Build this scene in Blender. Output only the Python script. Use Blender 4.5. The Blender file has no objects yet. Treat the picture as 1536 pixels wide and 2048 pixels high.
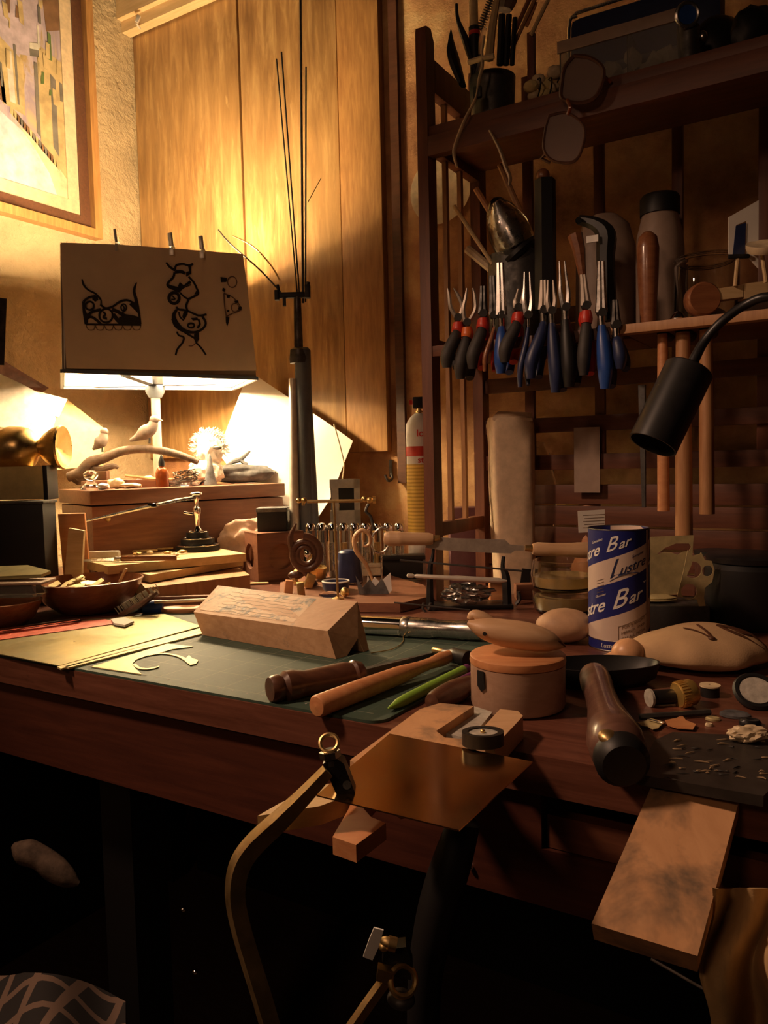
import bpy, bmesh, math, random
from mathutils import Vector, Matrix, Euler, noise
PI=math.pi; rad=math.radians
SC=bpy.context.scene; COL=SC.collection
# ---------------- camera ----------------
F=1580.0; ZT=0.9
YAW=rad(31.5); PITCH=rad(3.6); ROLL=rad(-1.33)
CAM=Vector((0,-0.622,1.15))
_R=Vector((math.cos(YAW),math.sin(YAW),0)); _F=Vector((-math.sin(YAW),math.cos(YAW),0)); _Z=Vector((0,0,1))
FW=_F*math.cos(PITCH)-_Z*math.sin(PITCH); _U=_Z*math.cos(PITCH)+_F*math.sin(PITCH)
RT=_R*math.cos(ROLL)+_U*math.sin(ROLL); UP=_U*math.cos(ROLL)-_R*math.sin(ROLL)
cd=bpy.data.cameras.new('camera'); cam=bpy.data.objects.new('camera',cd); COL.objects.link(cam); SC.camera=cam
cd.sensor_fit='VERTICAL'; cd.sensor_height=24; cd.lens=24*F/2048; cd.clip_start=0.02
cam.matrix_world=Matrix((RT,UP,-FW)).transposed().to_4x4(); cam.location=CAM
SC.view_settings.view_transform='Standard'; SC.view_settings.look='None'
SC.view_settings.exposure=0.18; SC.view_settings.gamma=1.0; SC.view_settings.use_curve_mapping=False
# ---------------- world, room lamp and added fill ----------------
w=bpy.data.worlds.new('world'); SC.world=w; w.use_nodes=True
w.node_tree.nodes['Background'].inputs[0].default_value=(1.0,0.6,0.35,1); w.node_tree.nodes['Background'].inputs[1].default_value=0.003
def lamp(name,loc,power,col,r,kind='POINT',tgt=None,size=None):
    l=bpy.data.lights.new(name,kind); l.energy=power; l.color=col
    if kind=='AREA': l.shape='DISK'; l.size=size or r
    else: l.shadow_soft_size=r
    o=bpy.data.objects.new(name,l); COL.objects.link(o); o.location=loc
    if tgt is not None: o.rotation_euler=(Vector(tgt)-Vector(loc)).to_track_quat('-Z','Y').to_euler()
    return o
WARM=(1.0,0.70,0.38)
rl_=lamp('room_lamp_light',(-1.05,-0.55,2.0),46,(1.0,0.60,0.38),0.07,'SPOT',(-0.28,0.10,0.9)); rl_.data.spot_size=rad(80); rl_.data.spot_blend=0.9
lamp('back_fill_light',(-0.3,-1.9,2.05),10.5,(1.0,0.55,0.32),0.15)      # added fill behind the viewer, lifts the sketch sheet and upper shelf
# ---------------- maths ----------------
def ray(x,y): return FW+RT*((x-768)/F)-UP*((y-1024)/F)
def D(x,y,d): return CAM+ray(x,y)*d
def T(x,y,h=0.0):
    r=ray(x,y); return CAM+r*((ZT+h-CAM.z)/r.z)
def PYp(x,y,Y):
    r=ray(x,y); return CAM+r*((Y-CAM.y)/r.y)
def PXp(x,y,X):
    r=ray(x,y); return CAM+r*((X-CAM.x)/r.x)
def Z0(x,d,z):
    a=D(x,900,d); b=D(x,1100,d); y=900+200*(z-a.z)/(b.z-a.z); return D(x,y,d)
def dep(p): return (Vector(p)-CAM).dot(FW)
def cr(pts,n=6):
    P=[Vector(p) for p in pts]; out=[]
    for i in range(len(P)-1):
        p0=P[max(i-1,0)];p1=P[i];p2=P[i+1];p3=P[min(i+2,len(P)-1)]
        for j in range(n):
            t=j/n; out.append(0.5*((2*p1)+(p2-p0)*t+(2*p0-5*p1+4*p2-p3)*t*t+(3*p1-p0-3*p2+p3)*t**3))
    out.append(P[-1]); return out
def crr(r,n=6): return [v.x for v in cr([(a,0,0) for a in r],n)]
# ---------------- geometry builder ----------------
class G:
    def __init__(s,k=1.0): s.k=k; s.v=[]; s.f=[]; s.m=[]; s.mi=0
    def add(s,vs,fs,M=None):
        b=len(s.v)
        for v in vs:
            v=Vector(v); s.v.append(M@v if M is not None else v)
        for f in fs: s.f.append([b+i for i in f]); s.m.append(s.mi)
        return s
    def bm(s,bm,M=None):
        bm.verts.index_update(); s.add([v.co.copy() for v in bm.verts],[[v.index for v in f.verts] for f in bm.faces],M); bm.free(); return s
    def box(s,c,sz,rot=(0,0,0),bev=0):
        bm=bmesh.new(); bmesh.ops.create_cube(bm,size=1); bmesh.ops.scale(bm,vec=sz,verts=bm.verts)
        if bev: bmesh.ops.bevel(bm,geom=list(bm.edges),offset=bev,segments=2,affect='EDGES',profile=0.6)
        return s.bm(bm,Matrix.Translation(c)@Euler([rad(a) for a in rot]).to_matrix().to_4x4())
    def lathe(s,prof,c=(0,0,0),rot=(0,0,0),n=28,sx=1,sy=1,M=None):
        vs=[];fs=[];m=len(prof)
        for i in range(n):
            a=2*PI*i/n
            for r,z in prof: vs.append((r*math.cos(a)*sx,r*math.sin(a)*sy,z))
        for i in range(n):
            j=(i+1)%n
            for q in range(m-1): fs.append([i*m+q,j*m+q,j*m+q+1,i*m+q+1])
        if prof[0][0]>1e-6: fs.append([i*m for i in range(n)][::-1])
        if prof[-1][0]>1e-6: fs.append([i*m+m-1 for i in range(n)])
        return s.add(vs,fs,M if M is not None else Matrix.Translation(c)@Euler([rad(a) for a in rot]).to_matrix().to_4x4())
    def shaft(s,p0,p1,prof,n=20):      # lathe profile (radius, fraction along p0-p1)
        p0=Vector(p0);p1=Vector(p1);d=p1-p0;L=d.length
        M=Matrix.Translation(p0)@d.to_track_quat('Z','Y').to_matrix().to_4x4()
        return s.lathe([(r,t*L) for r,t in prof],M=M,n=n)
    def cyl(s,p0,p1,r0,r1=None,n=16): return s.shaft(p0,p1,[(r0,0),(r1 if r1 is not None else r0,1)],n)
    def tube(s,pts,r,n=8,fl=1.0,up=None,sm=0):
        if sm:
            k0=len(pts); pts=cr(pts,sm); r=crr(r,sm) if isinstance(r,(list,tuple)) else r
        P=[Vector(p) for p in pts]; N=len(P); R=r if isinstance(r,(list,tuple)) else [r]*N
        u=Vector(up) if up is not None else None; vs=[];fs=[]; prev=None
        for i in range(N):
            t=(P[min(i+1,N-1)]-P[max(i-1,0)]).normalized()
            if u is not None: a=(u-t*u.dot(t)).normalized()
            elif prev is None:
                a=Vector((0,0,1)) if abs(t.z)<0.9 else Vector((1,0,0)); a=(a-t*a.dot(t)).normalized()
            else: a=(prev-t*prev.dot(t)).normalized()
            prev=a; b=t.cross(a)
            for q in range(n):
                an=2*PI*(q+0.5)/n; vs.append(P[i]+a*(math.cos(an)*R[i]*fl)+b*(math.sin(an)*R[i]))
        for i in range(N-1):
            for q in range(n):
                q2=(q+1)%n; fs.append([i*n+q,i*n+q2,(i+1)*n+q2,(i+1)*n+q])
        fs.append(list(range(n))[::-1]); fs.append([(N-1)*n+q for q in range(n)])
        return s.add(vs,fs)
    def slab(s,pts,down):
        P=[Vector(p) for p in pts]; n=len(P); dn=Vector(down)
        return s.add(P+[p+dn for p in P],[list(range(n)),[n+i for i in range(n)][::-1]]+[[i,n+i,n+(i+1)%n,(i+1)%n] for i in range(n)])
    def prism(s,poly,y0,y1): return s.slab([(x,y0,z) for x,z in poly],(0,y1-y0,0))
    def ball(s,c,r,nz=0,sc=1.0,sub=3,seed=0,rot=(0,0,0)):
        bm=bmesh.new(); bmesh.ops.create_icosphere(bm,subdivisions=sub,radius=1)
        if nz:
            for v in bm.verts:
                d=noise.noise(v.co*sc+Vector((seed*7.3,seed*3.1,0)))+0.5*noise.noise(v.co*sc*2.3+Vector((0,seed*5.0,2)))
                v.co*=1+nz*d
        if not isinstance(r,(tuple,list)): r=(r,r,r)
        return s.bm(bm,Matrix.Translation(c)@Euler([rad(a) for a in rot]).to_matrix().to_4x4()@Matrix.Diagonal((r[0],r[1],r[2],1)))
    def torus(s,c,R,r,rot=(0,0,0),n=28,m=8,sx=1,sy=1):
        vs=[];fs=[]
        for i in range(n):
            a=2*PI*i/n
            for j in range(m):
                b=2*PI*j/m; vs.append(((R+r*math.cos(b))*math.cos(a)*sx,(R+r*math.cos(b))*math.sin(a)*sy,r*math.sin(b)))
        for i in range(n):
            for j in range(m): fs.append([i*m+j,((i+1)%n)*m+j,((i+1)%n)*m+(j+1)%m,i*m+(j+1)%m])
        return s.add(vs,fs,Matrix.Translation(c)@Euler([rad(a) for a in rot]).to_matrix().to_4x4())
    def grid(s,fn,nu,nv,th=0.0):      # fn(u,v) -> point; closed thin solid when th is given
        vs=[Vector(fn(i/nu,j/nv)) for i in range(nu+1) for j in range(nv+1)]
        fs=[[i*(nv+1)+j,(i+1)*(nv+1)+j,(i+1)*(nv+1)+j+1,i*(nv+1)+j+1] for i in range(nu) for j in range(nv)]
        if th:
            bm=bmesh.new(); bv=[bm.verts.new(v) for v in vs]
            for f in fs: bm.faces.new([bv[i] for i in f])
            bm.normal_update(); bmesh.ops.solidify(bm,geom=list(bm.faces),thickness=th); return s.bm(bm)
        return s.add(vs,fs)
    def text(s,txt,size,M,ext=0.0003,shear=0,wrap=None,align='CENTER',off=0.0):
        cu=bpy.data.curves.new('t','FONT'); cu.body=txt; cu.size=size; cu.extrude=ext; cu.shear=shear; cu.align_x=align; cu.align_y='CENTER'; cu.resolution_u=3; cu.offset=off
        o=bpy.data.objects.new('t',cu); COL.objects.link(o); dg=bpy.context.evaluated_depsgraph_get(); me=bpy.data.meshes.new_from_object(o.evaluated_get(dg))
        vs=[v.co.copy() for v in me.vertices]; fs=[list(p.vertices) for p in me.polygons]
        bpy.data.objects.remove(o); bpy.data.curves.remove(cu); bpy.data.meshes.remove(me)
        if wrap: vs=[wrap(v) for v in vs]
        return s.add(vs,fs,M)
    def xf(s,M): s.v=[M@v for v in s.v]; return s
    def mesh(s,name,mats,inv=None,ang=38):
        me=bpy.data.meshes.new(name); me.from_pydata([(inv@(v*s.k)) if inv is not None else v*s.k for v in s.v],[],s.f)
        for m in (mats if isinstance(mats,(list,tuple)) else [mats]): me.materials.append(m)
        me.polygons.foreach_set('material_index',s.m)
        bm=bmesh.new(); bm.from_mesh(me); bmesh.ops.recalc_face_normals(bm,faces=list(bm.faces)); bm.to_mesh(me); bm.free()
        me.shade_smooth(); me.set_sharp_from_angle(angle=rad(ang)); me.update(); return me
class Th:
    def __init__(s,name,label,cat,loc,rz=None,group=None,kind=None,rx=0,ry=0):
        s.o=bpy.data.objects.new(name,None); COL.objects.link(s.o); s.o.empty_display_size=0.02
        rz=YAW if rz is None else rz
        s.o.location=loc; s.o.rotation_euler=(rx,ry,rz); s.M=Matrix.Translation(loc)@Euler((rx,ry,rz)).to_matrix().to_4x4(); s.I=s.M.inverted()
        s.k=dep(loc)/F; tagp(s.o,label,cat,group,kind)
    def part(s,name,g,mat,parent=None,label=None,world=False,kind=None,ang=38):
        me=g.mesh(name,mat,s.I if world else None,ang); o=bpy.data.objects.new(name,me); COL.objects.link(o); o.parent=parent or s.o
        if label: o['label']=label
        if kind: o['kind']=kind
        return o
    def L(s,p): return s.I@Vector(p)
def tagp(o,label=None,cat=None,group=None,kind=None):
    if label: o['label']=label
    if cat: o['category']=cat
    if group: o['group']=group
    if kind: o['kind']=kind
def solo(name,label,cat,loc,g,mat,rz=None,group=None,world=False,kind=None,rx=0,ry=0,ang=38):
    rz=YAW if rz is None else rz
    M=Matrix.Translation(loc)@Euler((rx,ry,rz)).to_matrix().to_4x4()
    o=bpy.data.objects.new(name,g.mesh(name,mat,M.inverted() if world else None,ang)); COL.objects.link(o); o.location=loc; o.rotation_euler=(rx,ry,rz)
    tagp(o,label,cat,group,kind); return o
def struct(name,g,mat,parent=None,label=None):
    o=bpy.data.objects.new(name,g.mesh(name,mat)); COL.objects.link(o)
    if parent: o.parent=parent
    else: o['kind']='structure'
    if label: o['label']=label
    return o
# ---------------- materials ----------------
def nodes(name):
    m=bpy.data.materials.new(name); m.use_nodes=True; nt=m.node_tree; return m,nt,nt.nodes['Principled BSDF']
def setp(b,col=None,rough=.5,metal=0,spec=None,trans=0,emit=None,es=0,coat=0,sheen=0,ior=None):
    if col: b.inputs['Base Color'].default_value=(*col,1)
    b.inputs['Roughness'].default_value=rough; b.inputs['Metallic'].default_value=metal
    if spec is not None: b.inputs['Specular IOR Level'].default_value=spec
    b.inputs['Transmission Weight'].default_value=trans
    if ior: b.inputs['IOR'].default_value=ior
    if emit: b.inputs['Emission Color'].default_value=(*emit,1); b.inputs['Emission Strength'].default_value=es
    b.inputs['Coat Weight'].default_value=coat; b.inputs['Sheen Weight'].default_value=sheen
def coords(nt,scale,kind='Object'):
    tc=nt.nodes.new('ShaderNodeTexCoord'); mp=nt.nodes.new('ShaderNodeMapping'); mp.inputs['Scale'].default_value=scale
    nt.links.new(tc.outputs[kind],mp.inputs['Vector']); return mp.outputs[0]
def noi(nt,vec,scale,detail=3,rough=.5,dist=0):
    n=nt.nodes.new('ShaderNodeTexNoise'); n.inputs['Scale'].default_value=scale; n.inputs['Detail'].default_value=detail; n.inputs['Roughness'].default_value=rough; n.inputs['Distortion'].default_value=dist
    nt.links.new(vec,n.inputs['Vector']); return n.outputs['Fac']
def ramp(nt,fac,stops,interp='LINEAR'):
    r=nt.nodes.new('ShaderNodeValToRGB'); cr_=r.color_ramp; cr_.interpolation=interp
    while len(cr_.elements)<len(stops): cr_.elements.new(0.5)
    for e,(p,c) in zip(cr_.elements,stops): e.position=p; e.color=(*c,1) if len(c)==3 else c
    nt.links.new(fac,r.inputs[0]); return r.outputs[0]
def mixc(nt,fac,a,b):
    m=nt.nodes.new('ShaderNodeMix'); m.data_type='RGBA'
    nt.links.new(fac,m.inputs[0])
    for i,v in ((6,a),(7,b)):
        if isinstance(v,tuple): m.inputs[i].default_value=(*v,1)
        else: nt.links.new(v,m.inputs[i])
    return m.outputs[2]
def math_(nt,op,a,b=None,c=None):
    m=nt.nodes.new('ShaderNodeMath'); m.operation=op
    for i,v in enumerate((a,b,c)):
        if v is None: continue
        if isinstance(v,(int,float)): m.inputs[i].default_value=v
        else: nt.links.new(v,m.inputs[i])
    return m.outputs[0]
def bump(nt,b,h,st=.3,dist=.002):
    n=nt.nodes.new('ShaderNodeBump'); n.inputs['Strength'].default_value=st; n.inputs['Distance'].default_value=dist
    nt.links.new(h,n.inputs['Height']); nt.links.new(n.outputs[0],b.inputs['Normal'])
def mat(name,col,rough=.5,metal=0,var=.12,vs=60,bmp=0,bs=200,**kw):
    m,nt,b=nodes(name); setp(b,col,rough,metal,**kw)
    if var:
        v=coords(nt,(1,1,1)); f=noi(nt,v,vs,4,.6)
        lo=tuple(max(c*(1-var*2),0) for c in col); hi=tuple(min(c*(1+var*1.4),1) for c in col)
        nt.links.new(ramp(nt,f,[(.3,lo),(.7,hi)]),b.inputs['Base Color'])
        if metal>.5: nt.links.new(ramp(nt,f,[(.25,(rough*1.5,)*3),(.75,(rough*.7,)*3)]),b.inputs['Roughness'])
    if bmp: bump(nt,b,noi(nt,coords(nt,(1,1,1)),bs,4,.6),bmp,.001)
    return m
def wood(name,c1,c2,axis='x',rough=.5,sc=14,st=9,bmp=.15,coat=0,stain=None,sts=18,stlo=.55,sthi=.7):
    m,nt,b=nodes(name); setp(b,c1,rough,coat=coat)
    s={'x':(1,st,st),'y':(st,1,st),'z':(st,st,1)}[axis]
    v=coords(nt,s); f=noi(nt,v,sc,5,.6,.4); col=ramp(nt,f,[(.3,c1),(.52,tuple((a+b_)/2 for a,b_ in zip(c1,c2))),(.72,c2)])
    if stain:
        g=noi(nt,coords(nt,(1,1,1)),sts,5,.65,.3); col=mixc(nt,ramp(nt,g,[(stlo,(0,0,0)),(sthi,(1,1,1))]),col,stain)
    nt.links.new(col,b.inputs['Base Color'])
    if bmp: bump(nt,b,f,bmp,.0015)
    return m
MT={}
def k(name,fn,*a,**kw): MT[name]=fn(name,*a,**kw)
k('plaster_left',mat,(.56,.43,.25),.85,var=.10,vs=7)
_m=MT['plaster_left'];_nt=_m.node_tree;bump(_nt,_nt.nodes['Principled BSDF'],noi(_nt,coords(_nt,(1,1,1)),55,5,.65),.8,.012)
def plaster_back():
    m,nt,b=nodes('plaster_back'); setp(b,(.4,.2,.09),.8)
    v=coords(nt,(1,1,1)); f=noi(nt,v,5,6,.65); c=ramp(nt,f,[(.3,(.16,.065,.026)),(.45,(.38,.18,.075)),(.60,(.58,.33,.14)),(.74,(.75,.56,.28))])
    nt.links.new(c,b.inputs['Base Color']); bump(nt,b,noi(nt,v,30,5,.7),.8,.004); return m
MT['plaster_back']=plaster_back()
def panelm():
    m,nt,b=nodes('panel_wood'); setp(b,(.4,.2,.09),.42,coat=.25); b.inputs['Coat Roughness'].default_value=.35
    f=noi(nt,coords(nt,(9,9,1.1)),5,6,.65,.5); g=noi(nt,coords(nt,(1.5,1.5,1)),3,4,.6); h=noi(nt,coords(nt,(14,14,2.2)),4,4,.7,.3)
    c=ramp(nt,f,[(.3,(.20,.095,.032)),(.5,(.38,.21,.075)),(.68,(.60,.39,.16))])
    c=mixc(nt,ramp(nt,g,[(.35,(0,0,0)),(.65,(.55,.55,.55))]),c,(.50,.29,.11))
    c=mixc(nt,ramp(nt,h,[(.60,(0,0,0)),(.72,(.5,.5,.5))]),c,(.75,.52,.24))
    nt.links.new(c,b.inputs['Base Color']); nt.links.new(ramp(nt,h,[(.3,(.55,)*3),(.7,(.28,)*3)]),b.inputs['Roughness']); bump(nt,b,f,.25,.002); return m
MT['panel']=panelm()
k('trimwood',wood,(.30,.14,.045),(.50,.27,.09),'z',.5)
k('bench',wood,(.095,.032,.019),(.19,.070,.043),'x',.38,sc=9,st=12,coat=.15,stain=(.02,.008,.006),sts=14,stlo=.62,sthi=.75)
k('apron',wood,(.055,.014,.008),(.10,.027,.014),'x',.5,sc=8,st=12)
k('shelf',wood,(.10,.032,.016),(.18,.062,.030),'x',.5,sc=10)
k('shelfz',wood,(.12,.037,.018),(.21,.072,.034),'z',.5,sc=10)
k('dowel',wood,(.36,.17,.07),(.50,.27,.12),'z',.55)
k('pine',wood,(.42,.24,.12),(.55,.34,.19),'x',.6,stain=(.22,.16,.11),sts=40,stlo=.6,sthi=.75)
k('beech',wood,(.52,.31,.16),(.63,.41,.24),'x',.5)
k('beechz',wood,(.46,.27,.14),(.58,.37,.21),'z',.5)
k('orangewood',wood,(.50,.20,.08),(.62,.30,.13),'x',.45)
k('darkwood',wood,(.07,.03,.018),(.13,.055,.03),'x',.35,coat=.2)
k('bowlwood',wood,(.20,.07,.03),(.34,.14,.06),'x',.32,coat=.4)
k('chest',wood,(.16,.06,.032),(.25,.105,.055),'x',.5)
k('oak',wood,(.55,.38,.18),(.68,.50,.27),'x',.55)
k('sanded',wood,(.52,.27,.12),(.62,.34,.16),'y',.7,st=5,stain=(.12,.085,.055),sts=15,stlo=.46,sthi=.66)
k('scribbled',wood,(.55,.38,.23),(.66,.48,.31),'x',.6,stain=(.14,.13,.12),sts=55,stlo=.50,sthi=.64)
k('brass',mat,(.88,.62,.26),.32,1.0,var=.06)
k('brass_dull',mat,(.62,.44,.20),.38,1.0,var=.15)
k('brass_sheet',mat,(.93,.62,.30),.14,1.0,var=.04,vs=12)
k('brass_scrap',mat,(.66,.55,.28),.5,.35,var=.1)
k('brass_green',mat,(.50,.45,.24),.33,.75,var=.25,vs=9)
k('steel',mat,(.55,.53,.50),.25,1.0,var=.1)
k('chrome',mat,(.85,.84,.82),.08,1.0,var=0)
k('iron',mat,(.10,.095,.09),.45,.7,var=.2)
k('blackmetal',mat,(.018,.017,.018),.38,.2,var=.1)
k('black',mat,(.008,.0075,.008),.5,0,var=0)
k('rubber',mat,(.035,.03,.028),.6,0,var=.15,bmp=.3,bs=900)
k('navy',mat,(.02,.03,.09),.42,0,var=.1)
k('blue',mat,(.02,.07,.30),.38,0,var=.08)
k('red',mat,(.55,.035,.02),.4,0,var=.08)
k('orange',mat,(.75,.16,.03),.4,0,var=.05)
k('white',mat,(.78,.76,.72),.55,0,var=.04)
k('paper',mat,(.80,.76,.68),.8,0,var=.03,vs=20)
k('sketchpaper',mat,(.80,.64,.44),.8,0,var=.05,vs=8)
k('greypaper',mat,(.50,.47,.42),.8,0,var=.08,bmp=.3,bs=40)
k('ink',mat,(.015,.012,.010),.8,0,var=0)
k('inkgrey',mat,(.20,.13,.08),.8,0,var=.1)
k('yellowpaper',mat,(.78,.62,.28),.8,0,var=.06)
k('kraft',mat,(.62,.46,.31),.85,0,var=.08)
k('pinkcloth',mat,(.72,.50,.38),.9,0,var=.08,bmp=.2,bs=300)
k('khaki',mat,(.50,.33,.15),.9,0,var=.25,vs=14,bmp=.3,bs=500)
k('cream',mat,(.52,.34,.18),.85,0,var=.08,vs=20,bmp=.25,bs=500)
k('redfilm',mat,(.72,.14,.09),.45,0,var=.1)
k('stone',mat,(.50,.31,.18),.6,0,var=.07)
k('egg',mat,(.66,.36,.18),.38,0,var=.05)
k('bone',mat,(.70,.56,.36),.5,0,var=.1)
k('bark',mat,(.14,.095,.068),.85,0,var=.3,vs=50,bmp=.6,bs=120)
k('slate',mat,(.12,.12,.125),.75,0,var=.3,vs=50,bmp=.6,bs=90)
k('feather',mat,(.85,.82,.74),.9,0,var=.05,bmp=.5,bs=120)
k('milk',mat,(.36,.26,.20),.5,0,var=.05)
k('clearbox',mat,(.86,.84,.80),.08,0,var=0,trans=.9,ior=1.12)
k('glass',mat,(.95,.96,.95),.03,0,var=0,trans=1.0,ior=1.45)
k('liquid',mat,(.90,.70,.30),.08,0,var=0,trans=.6,ior=1.33)
k('smokeglass',mat,(.55,.38,.30),.10,0,var=0,trans=.9,ior=1.2)
k('amber',mat,(.45,.12,.03),.15,0,var=.15,trans=.4)
k('greenpencil',mat,(.22,.42,.05),.4,0,var=.05)
k('purple',mat,(.16,.03,.12),.4,0,var=0)
k('greystone',mat,(.45,.42,.36),.7,0,var=.15,vs=120,bmp=.3,bs=300)
k('foam',mat,(.50,.36,.20),.95,0,var=.2,vs=90,bmp=.8,bs=200)
k('plaid_dark',mat,(.05,.035,.03),.9,0,var=.3)
k('shade_out',mat,(.30,.23,.16),.7,0,var=.05)
k('shade_in',mat,(.90,.88,.82),.6,0,var=0)
k('greyblue',mat,(.12,.14,.17),.5,.2,var=.05)
k('brightmetal',mat,(.80,.74,.64),.38,.5,var=.05)
k('birdgrey',mat,(.22,.17,.14),.7,0,var=.15)
k('leather',wood,(.10,.045,.032),(.17,.085,.06),'x',.38,coat=.35)
k('satin',mat,(.40,.34,.28),.42,.4,var=.1)
k('lensmilk',mat,(.44,.34,.30),.22,0,var=0,trans=.62,ior=1.1)
k('goldcap',mat,(.86,.56,.16),.3,.75,var=.08)
k('plum',mat,(.15,.065,.07),.6,0,var=.1)
k('plate_dark',mat,(.055,.046,.040),.42,.3,var=.2,vs=30)
k('potwood',wood,(.36,.22,.145),(.46,.30,.21),'x',.5)
k('floor',wood,(.04,.022,.014),(.07,.04,.025),'x',.7)
k('bulb',mat,(1,1,1),.5,0,var=0,emit=(1.0,.80,.50),es=30)
# ================= SETTING =================
WX=-1.776; WY=1.0
struct('wall_left',G().box((WX-.05,-.4,1.25),(.1,3.0,2.9)),MT['plaster_left'],label='rough yellow plaster wall beside the bench')
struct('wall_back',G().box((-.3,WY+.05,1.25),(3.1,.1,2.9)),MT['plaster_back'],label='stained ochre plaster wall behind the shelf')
struct('floor',G().box((-.3,-.6,-.05),(3.1,3.3,.1)),MT['floor'])
# plank door standing proud of the back wall
PF=.981
pz0=PYp(700,905,PF).z
def px(x,y=500): return PYp(x,y,PF).x
e0,e1,e2,e3=WX+.003,px(491),px(684),px(768)
dz1=PYp(300,62,PF).z
dr=struct('door_1',G().box(((e0+e1)/2-.002,PF+.0085,(pz0+2.75)/2),(e1-e0-.006,.016,2.75-pz0),bev=.002).box(((e1+e2)/2,PF+.0085,(pz0+2.75)/2),(e2-e1-.004,.016,2.75-pz0),bev=.002).box(((e0+e2)/2,PF+.0155,(pz0+2.75)/2),(e2-e0-.02,.003,2.75-pz0)),MT['panel'],label='varnished plank door lit from below')
struct('door_stile',G().box(((e2+e3)/2+.001,PF+.007,(pz0+2.75)/2),(e3-e2-.003,.022,2.75-pz0),bev=.003),MT['trimwood'],dr,'plain vertical stile at the right edge')
struct('trim_1',G().slab([(WX+.002,PF-.006,dz1),(e3,PF-.006,dz1),(e3,PF-.006,dz1+.25),(WX+.002,PF-.006,dz1+.25)],(0,-.03,0)).slab([(WX+.002,PF-.032,dz1+.03),(e3,PF-.032,dz1+.03),(e3,PF-.032,dz1+.25),(WX+.002,PF-.032,dz1+.25)],(0,-.02,0)),MT['oak'],label='pale wooden batten across the top of the door')
bx0,bx1=px(768,300)+.012,PYp(800,300,WY).x
struct('shadow_strip',G().box((bx0+.012,WY-.006,1.9),(.022,.010,1.6)),MT['darkwood'],label='dark narrow strip drawn as the shadow beside the plank door')  # dark strip stands in for the shadow line beside the door
# ================= BENCH =================
XL,XR=WX+.004,.62
b=Th('workbench','long dark red stained wooden jeweller workbench with worn front edge','workbench',(-.4,0,0),rz=0)
top=G().box((-.4-(-.4),.49,ZT-.0175),(0.001,0.001,.035)); top=G()
top.slab([(XL,0,ZT),(XR,0,ZT),(XR,.985,ZT),(XL,.985,ZT)],(0,0,-.034))
b.part('tabletop',top,MT['bench'],world=True)
ap=G(); xd0,xd1=-.235,.30
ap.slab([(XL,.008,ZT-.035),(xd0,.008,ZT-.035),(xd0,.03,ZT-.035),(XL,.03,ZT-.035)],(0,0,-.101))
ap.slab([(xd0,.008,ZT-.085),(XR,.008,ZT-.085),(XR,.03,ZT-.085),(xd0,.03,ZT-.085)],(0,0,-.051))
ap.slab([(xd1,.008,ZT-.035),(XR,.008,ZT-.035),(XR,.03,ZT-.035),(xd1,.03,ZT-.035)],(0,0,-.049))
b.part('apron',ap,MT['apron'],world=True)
dwr=b.part('drawer',G().slab([(xd0+.004,.012,ZT-.055),(xd1-.004,.012,ZT-.055),(xd1-.004,.026,ZT-.055),(xd0+.004,.026,ZT-.055)],(0,0,-.029)).slab([(xd0+.004,.03,ZT-.075),(xd1-.004,.03,ZT-.075),(xd1-.004,.40,ZT-.075),(xd0+.004,.40,ZT-.075)],(0,0,-.008)),MT['shelf'],world=True,label='shallow drawer pulled slightly below the top')
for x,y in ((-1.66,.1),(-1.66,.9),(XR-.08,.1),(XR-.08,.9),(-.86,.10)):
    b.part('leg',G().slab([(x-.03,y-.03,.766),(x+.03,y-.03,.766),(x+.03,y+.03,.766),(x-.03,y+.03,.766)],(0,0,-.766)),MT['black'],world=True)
b.part('darkening_panel',G().slab([(-1.72,.14,.765),(-1.70,.14,.765),(-1.70,.96,.765),(-1.72,.96,.765)],(0,0,-.764)),MT['black'],world=True,label='added black panel keeping the space under the top dark')  # added panel, stands in for the darkness under the bench at left
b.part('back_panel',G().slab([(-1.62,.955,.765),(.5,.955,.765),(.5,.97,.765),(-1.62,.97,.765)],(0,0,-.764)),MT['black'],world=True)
# ================= PICTURE =================
fy1=PXp(200,480,WX+.02).y; fz0=PXp(200,480,WX+.02).z; X0=WX+.002
f=Th('framed_picture','framed watercolour of a narrow street hung on the yellow plaster wall','picture',(X0,fy1-.35,fz0),rz=0)
H=.95; W=.75
def ring(g,y0,z0,y1,z1,wd,xa,xb):
    for (a,bb,c,d) in ((y0,z0,y1,z0+wd),(y0,z1-wd,y1,z1),(y0,z0+wd,y0+wd,z1-wd),(y1-wd,z0+wd,y1,z1-wd)):
        g.slab([(xb,a,bb),(xb,c,bb),(xb,c,d),(xb,a,d)],(xa-xb,0,0))
g=G(); ring(g,fy1-W,fz0,fy1,fz0+H,.022,X0,X0+.030); f.part('frame',g,MT['trimwood'],world=True,label='pale outer frame moulding')
g=G(); ring(g,fy1-W+.022,fz0+.022,fy1-.022,fz0+H-.022,.030,X0,X0+.012); f.part('inner_frame',g,MT['darkwood'],world=True,label='recessed inner frame, darkened for the shadow inside it')  # dark wood tone stands in for shadow inside the deep frame
g=G(); ring(g,fy1-W+.052,fz0+.052,fy1-.052,fz0+H-.052,.034,X0,X0+.008); f.part('mat_board',g,MT['bone'],world=True)
art,nt,bb=nodes('watercolour'); setp(bb,(.4,.35,.4),.35,coat=.6)
v=coords(nt,(1,3,1)); n1=noi(nt,v,6,5,.6,.6); c=ramp(nt,n1,[(.3,(.13,.15,.09)),(.42,(.42,.30,.12)),(.5,(.48,.40,.44)),(.6,(.33,.27,.34)),(.72,(.55,.42,.22))])
nt.links.new(c,bb.inputs['Base Color'])
ay1=fy1-.086; az0=fz0+.086
def av(u,v_): return (X0+.0055,ay1-u,az0+v_)
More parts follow.
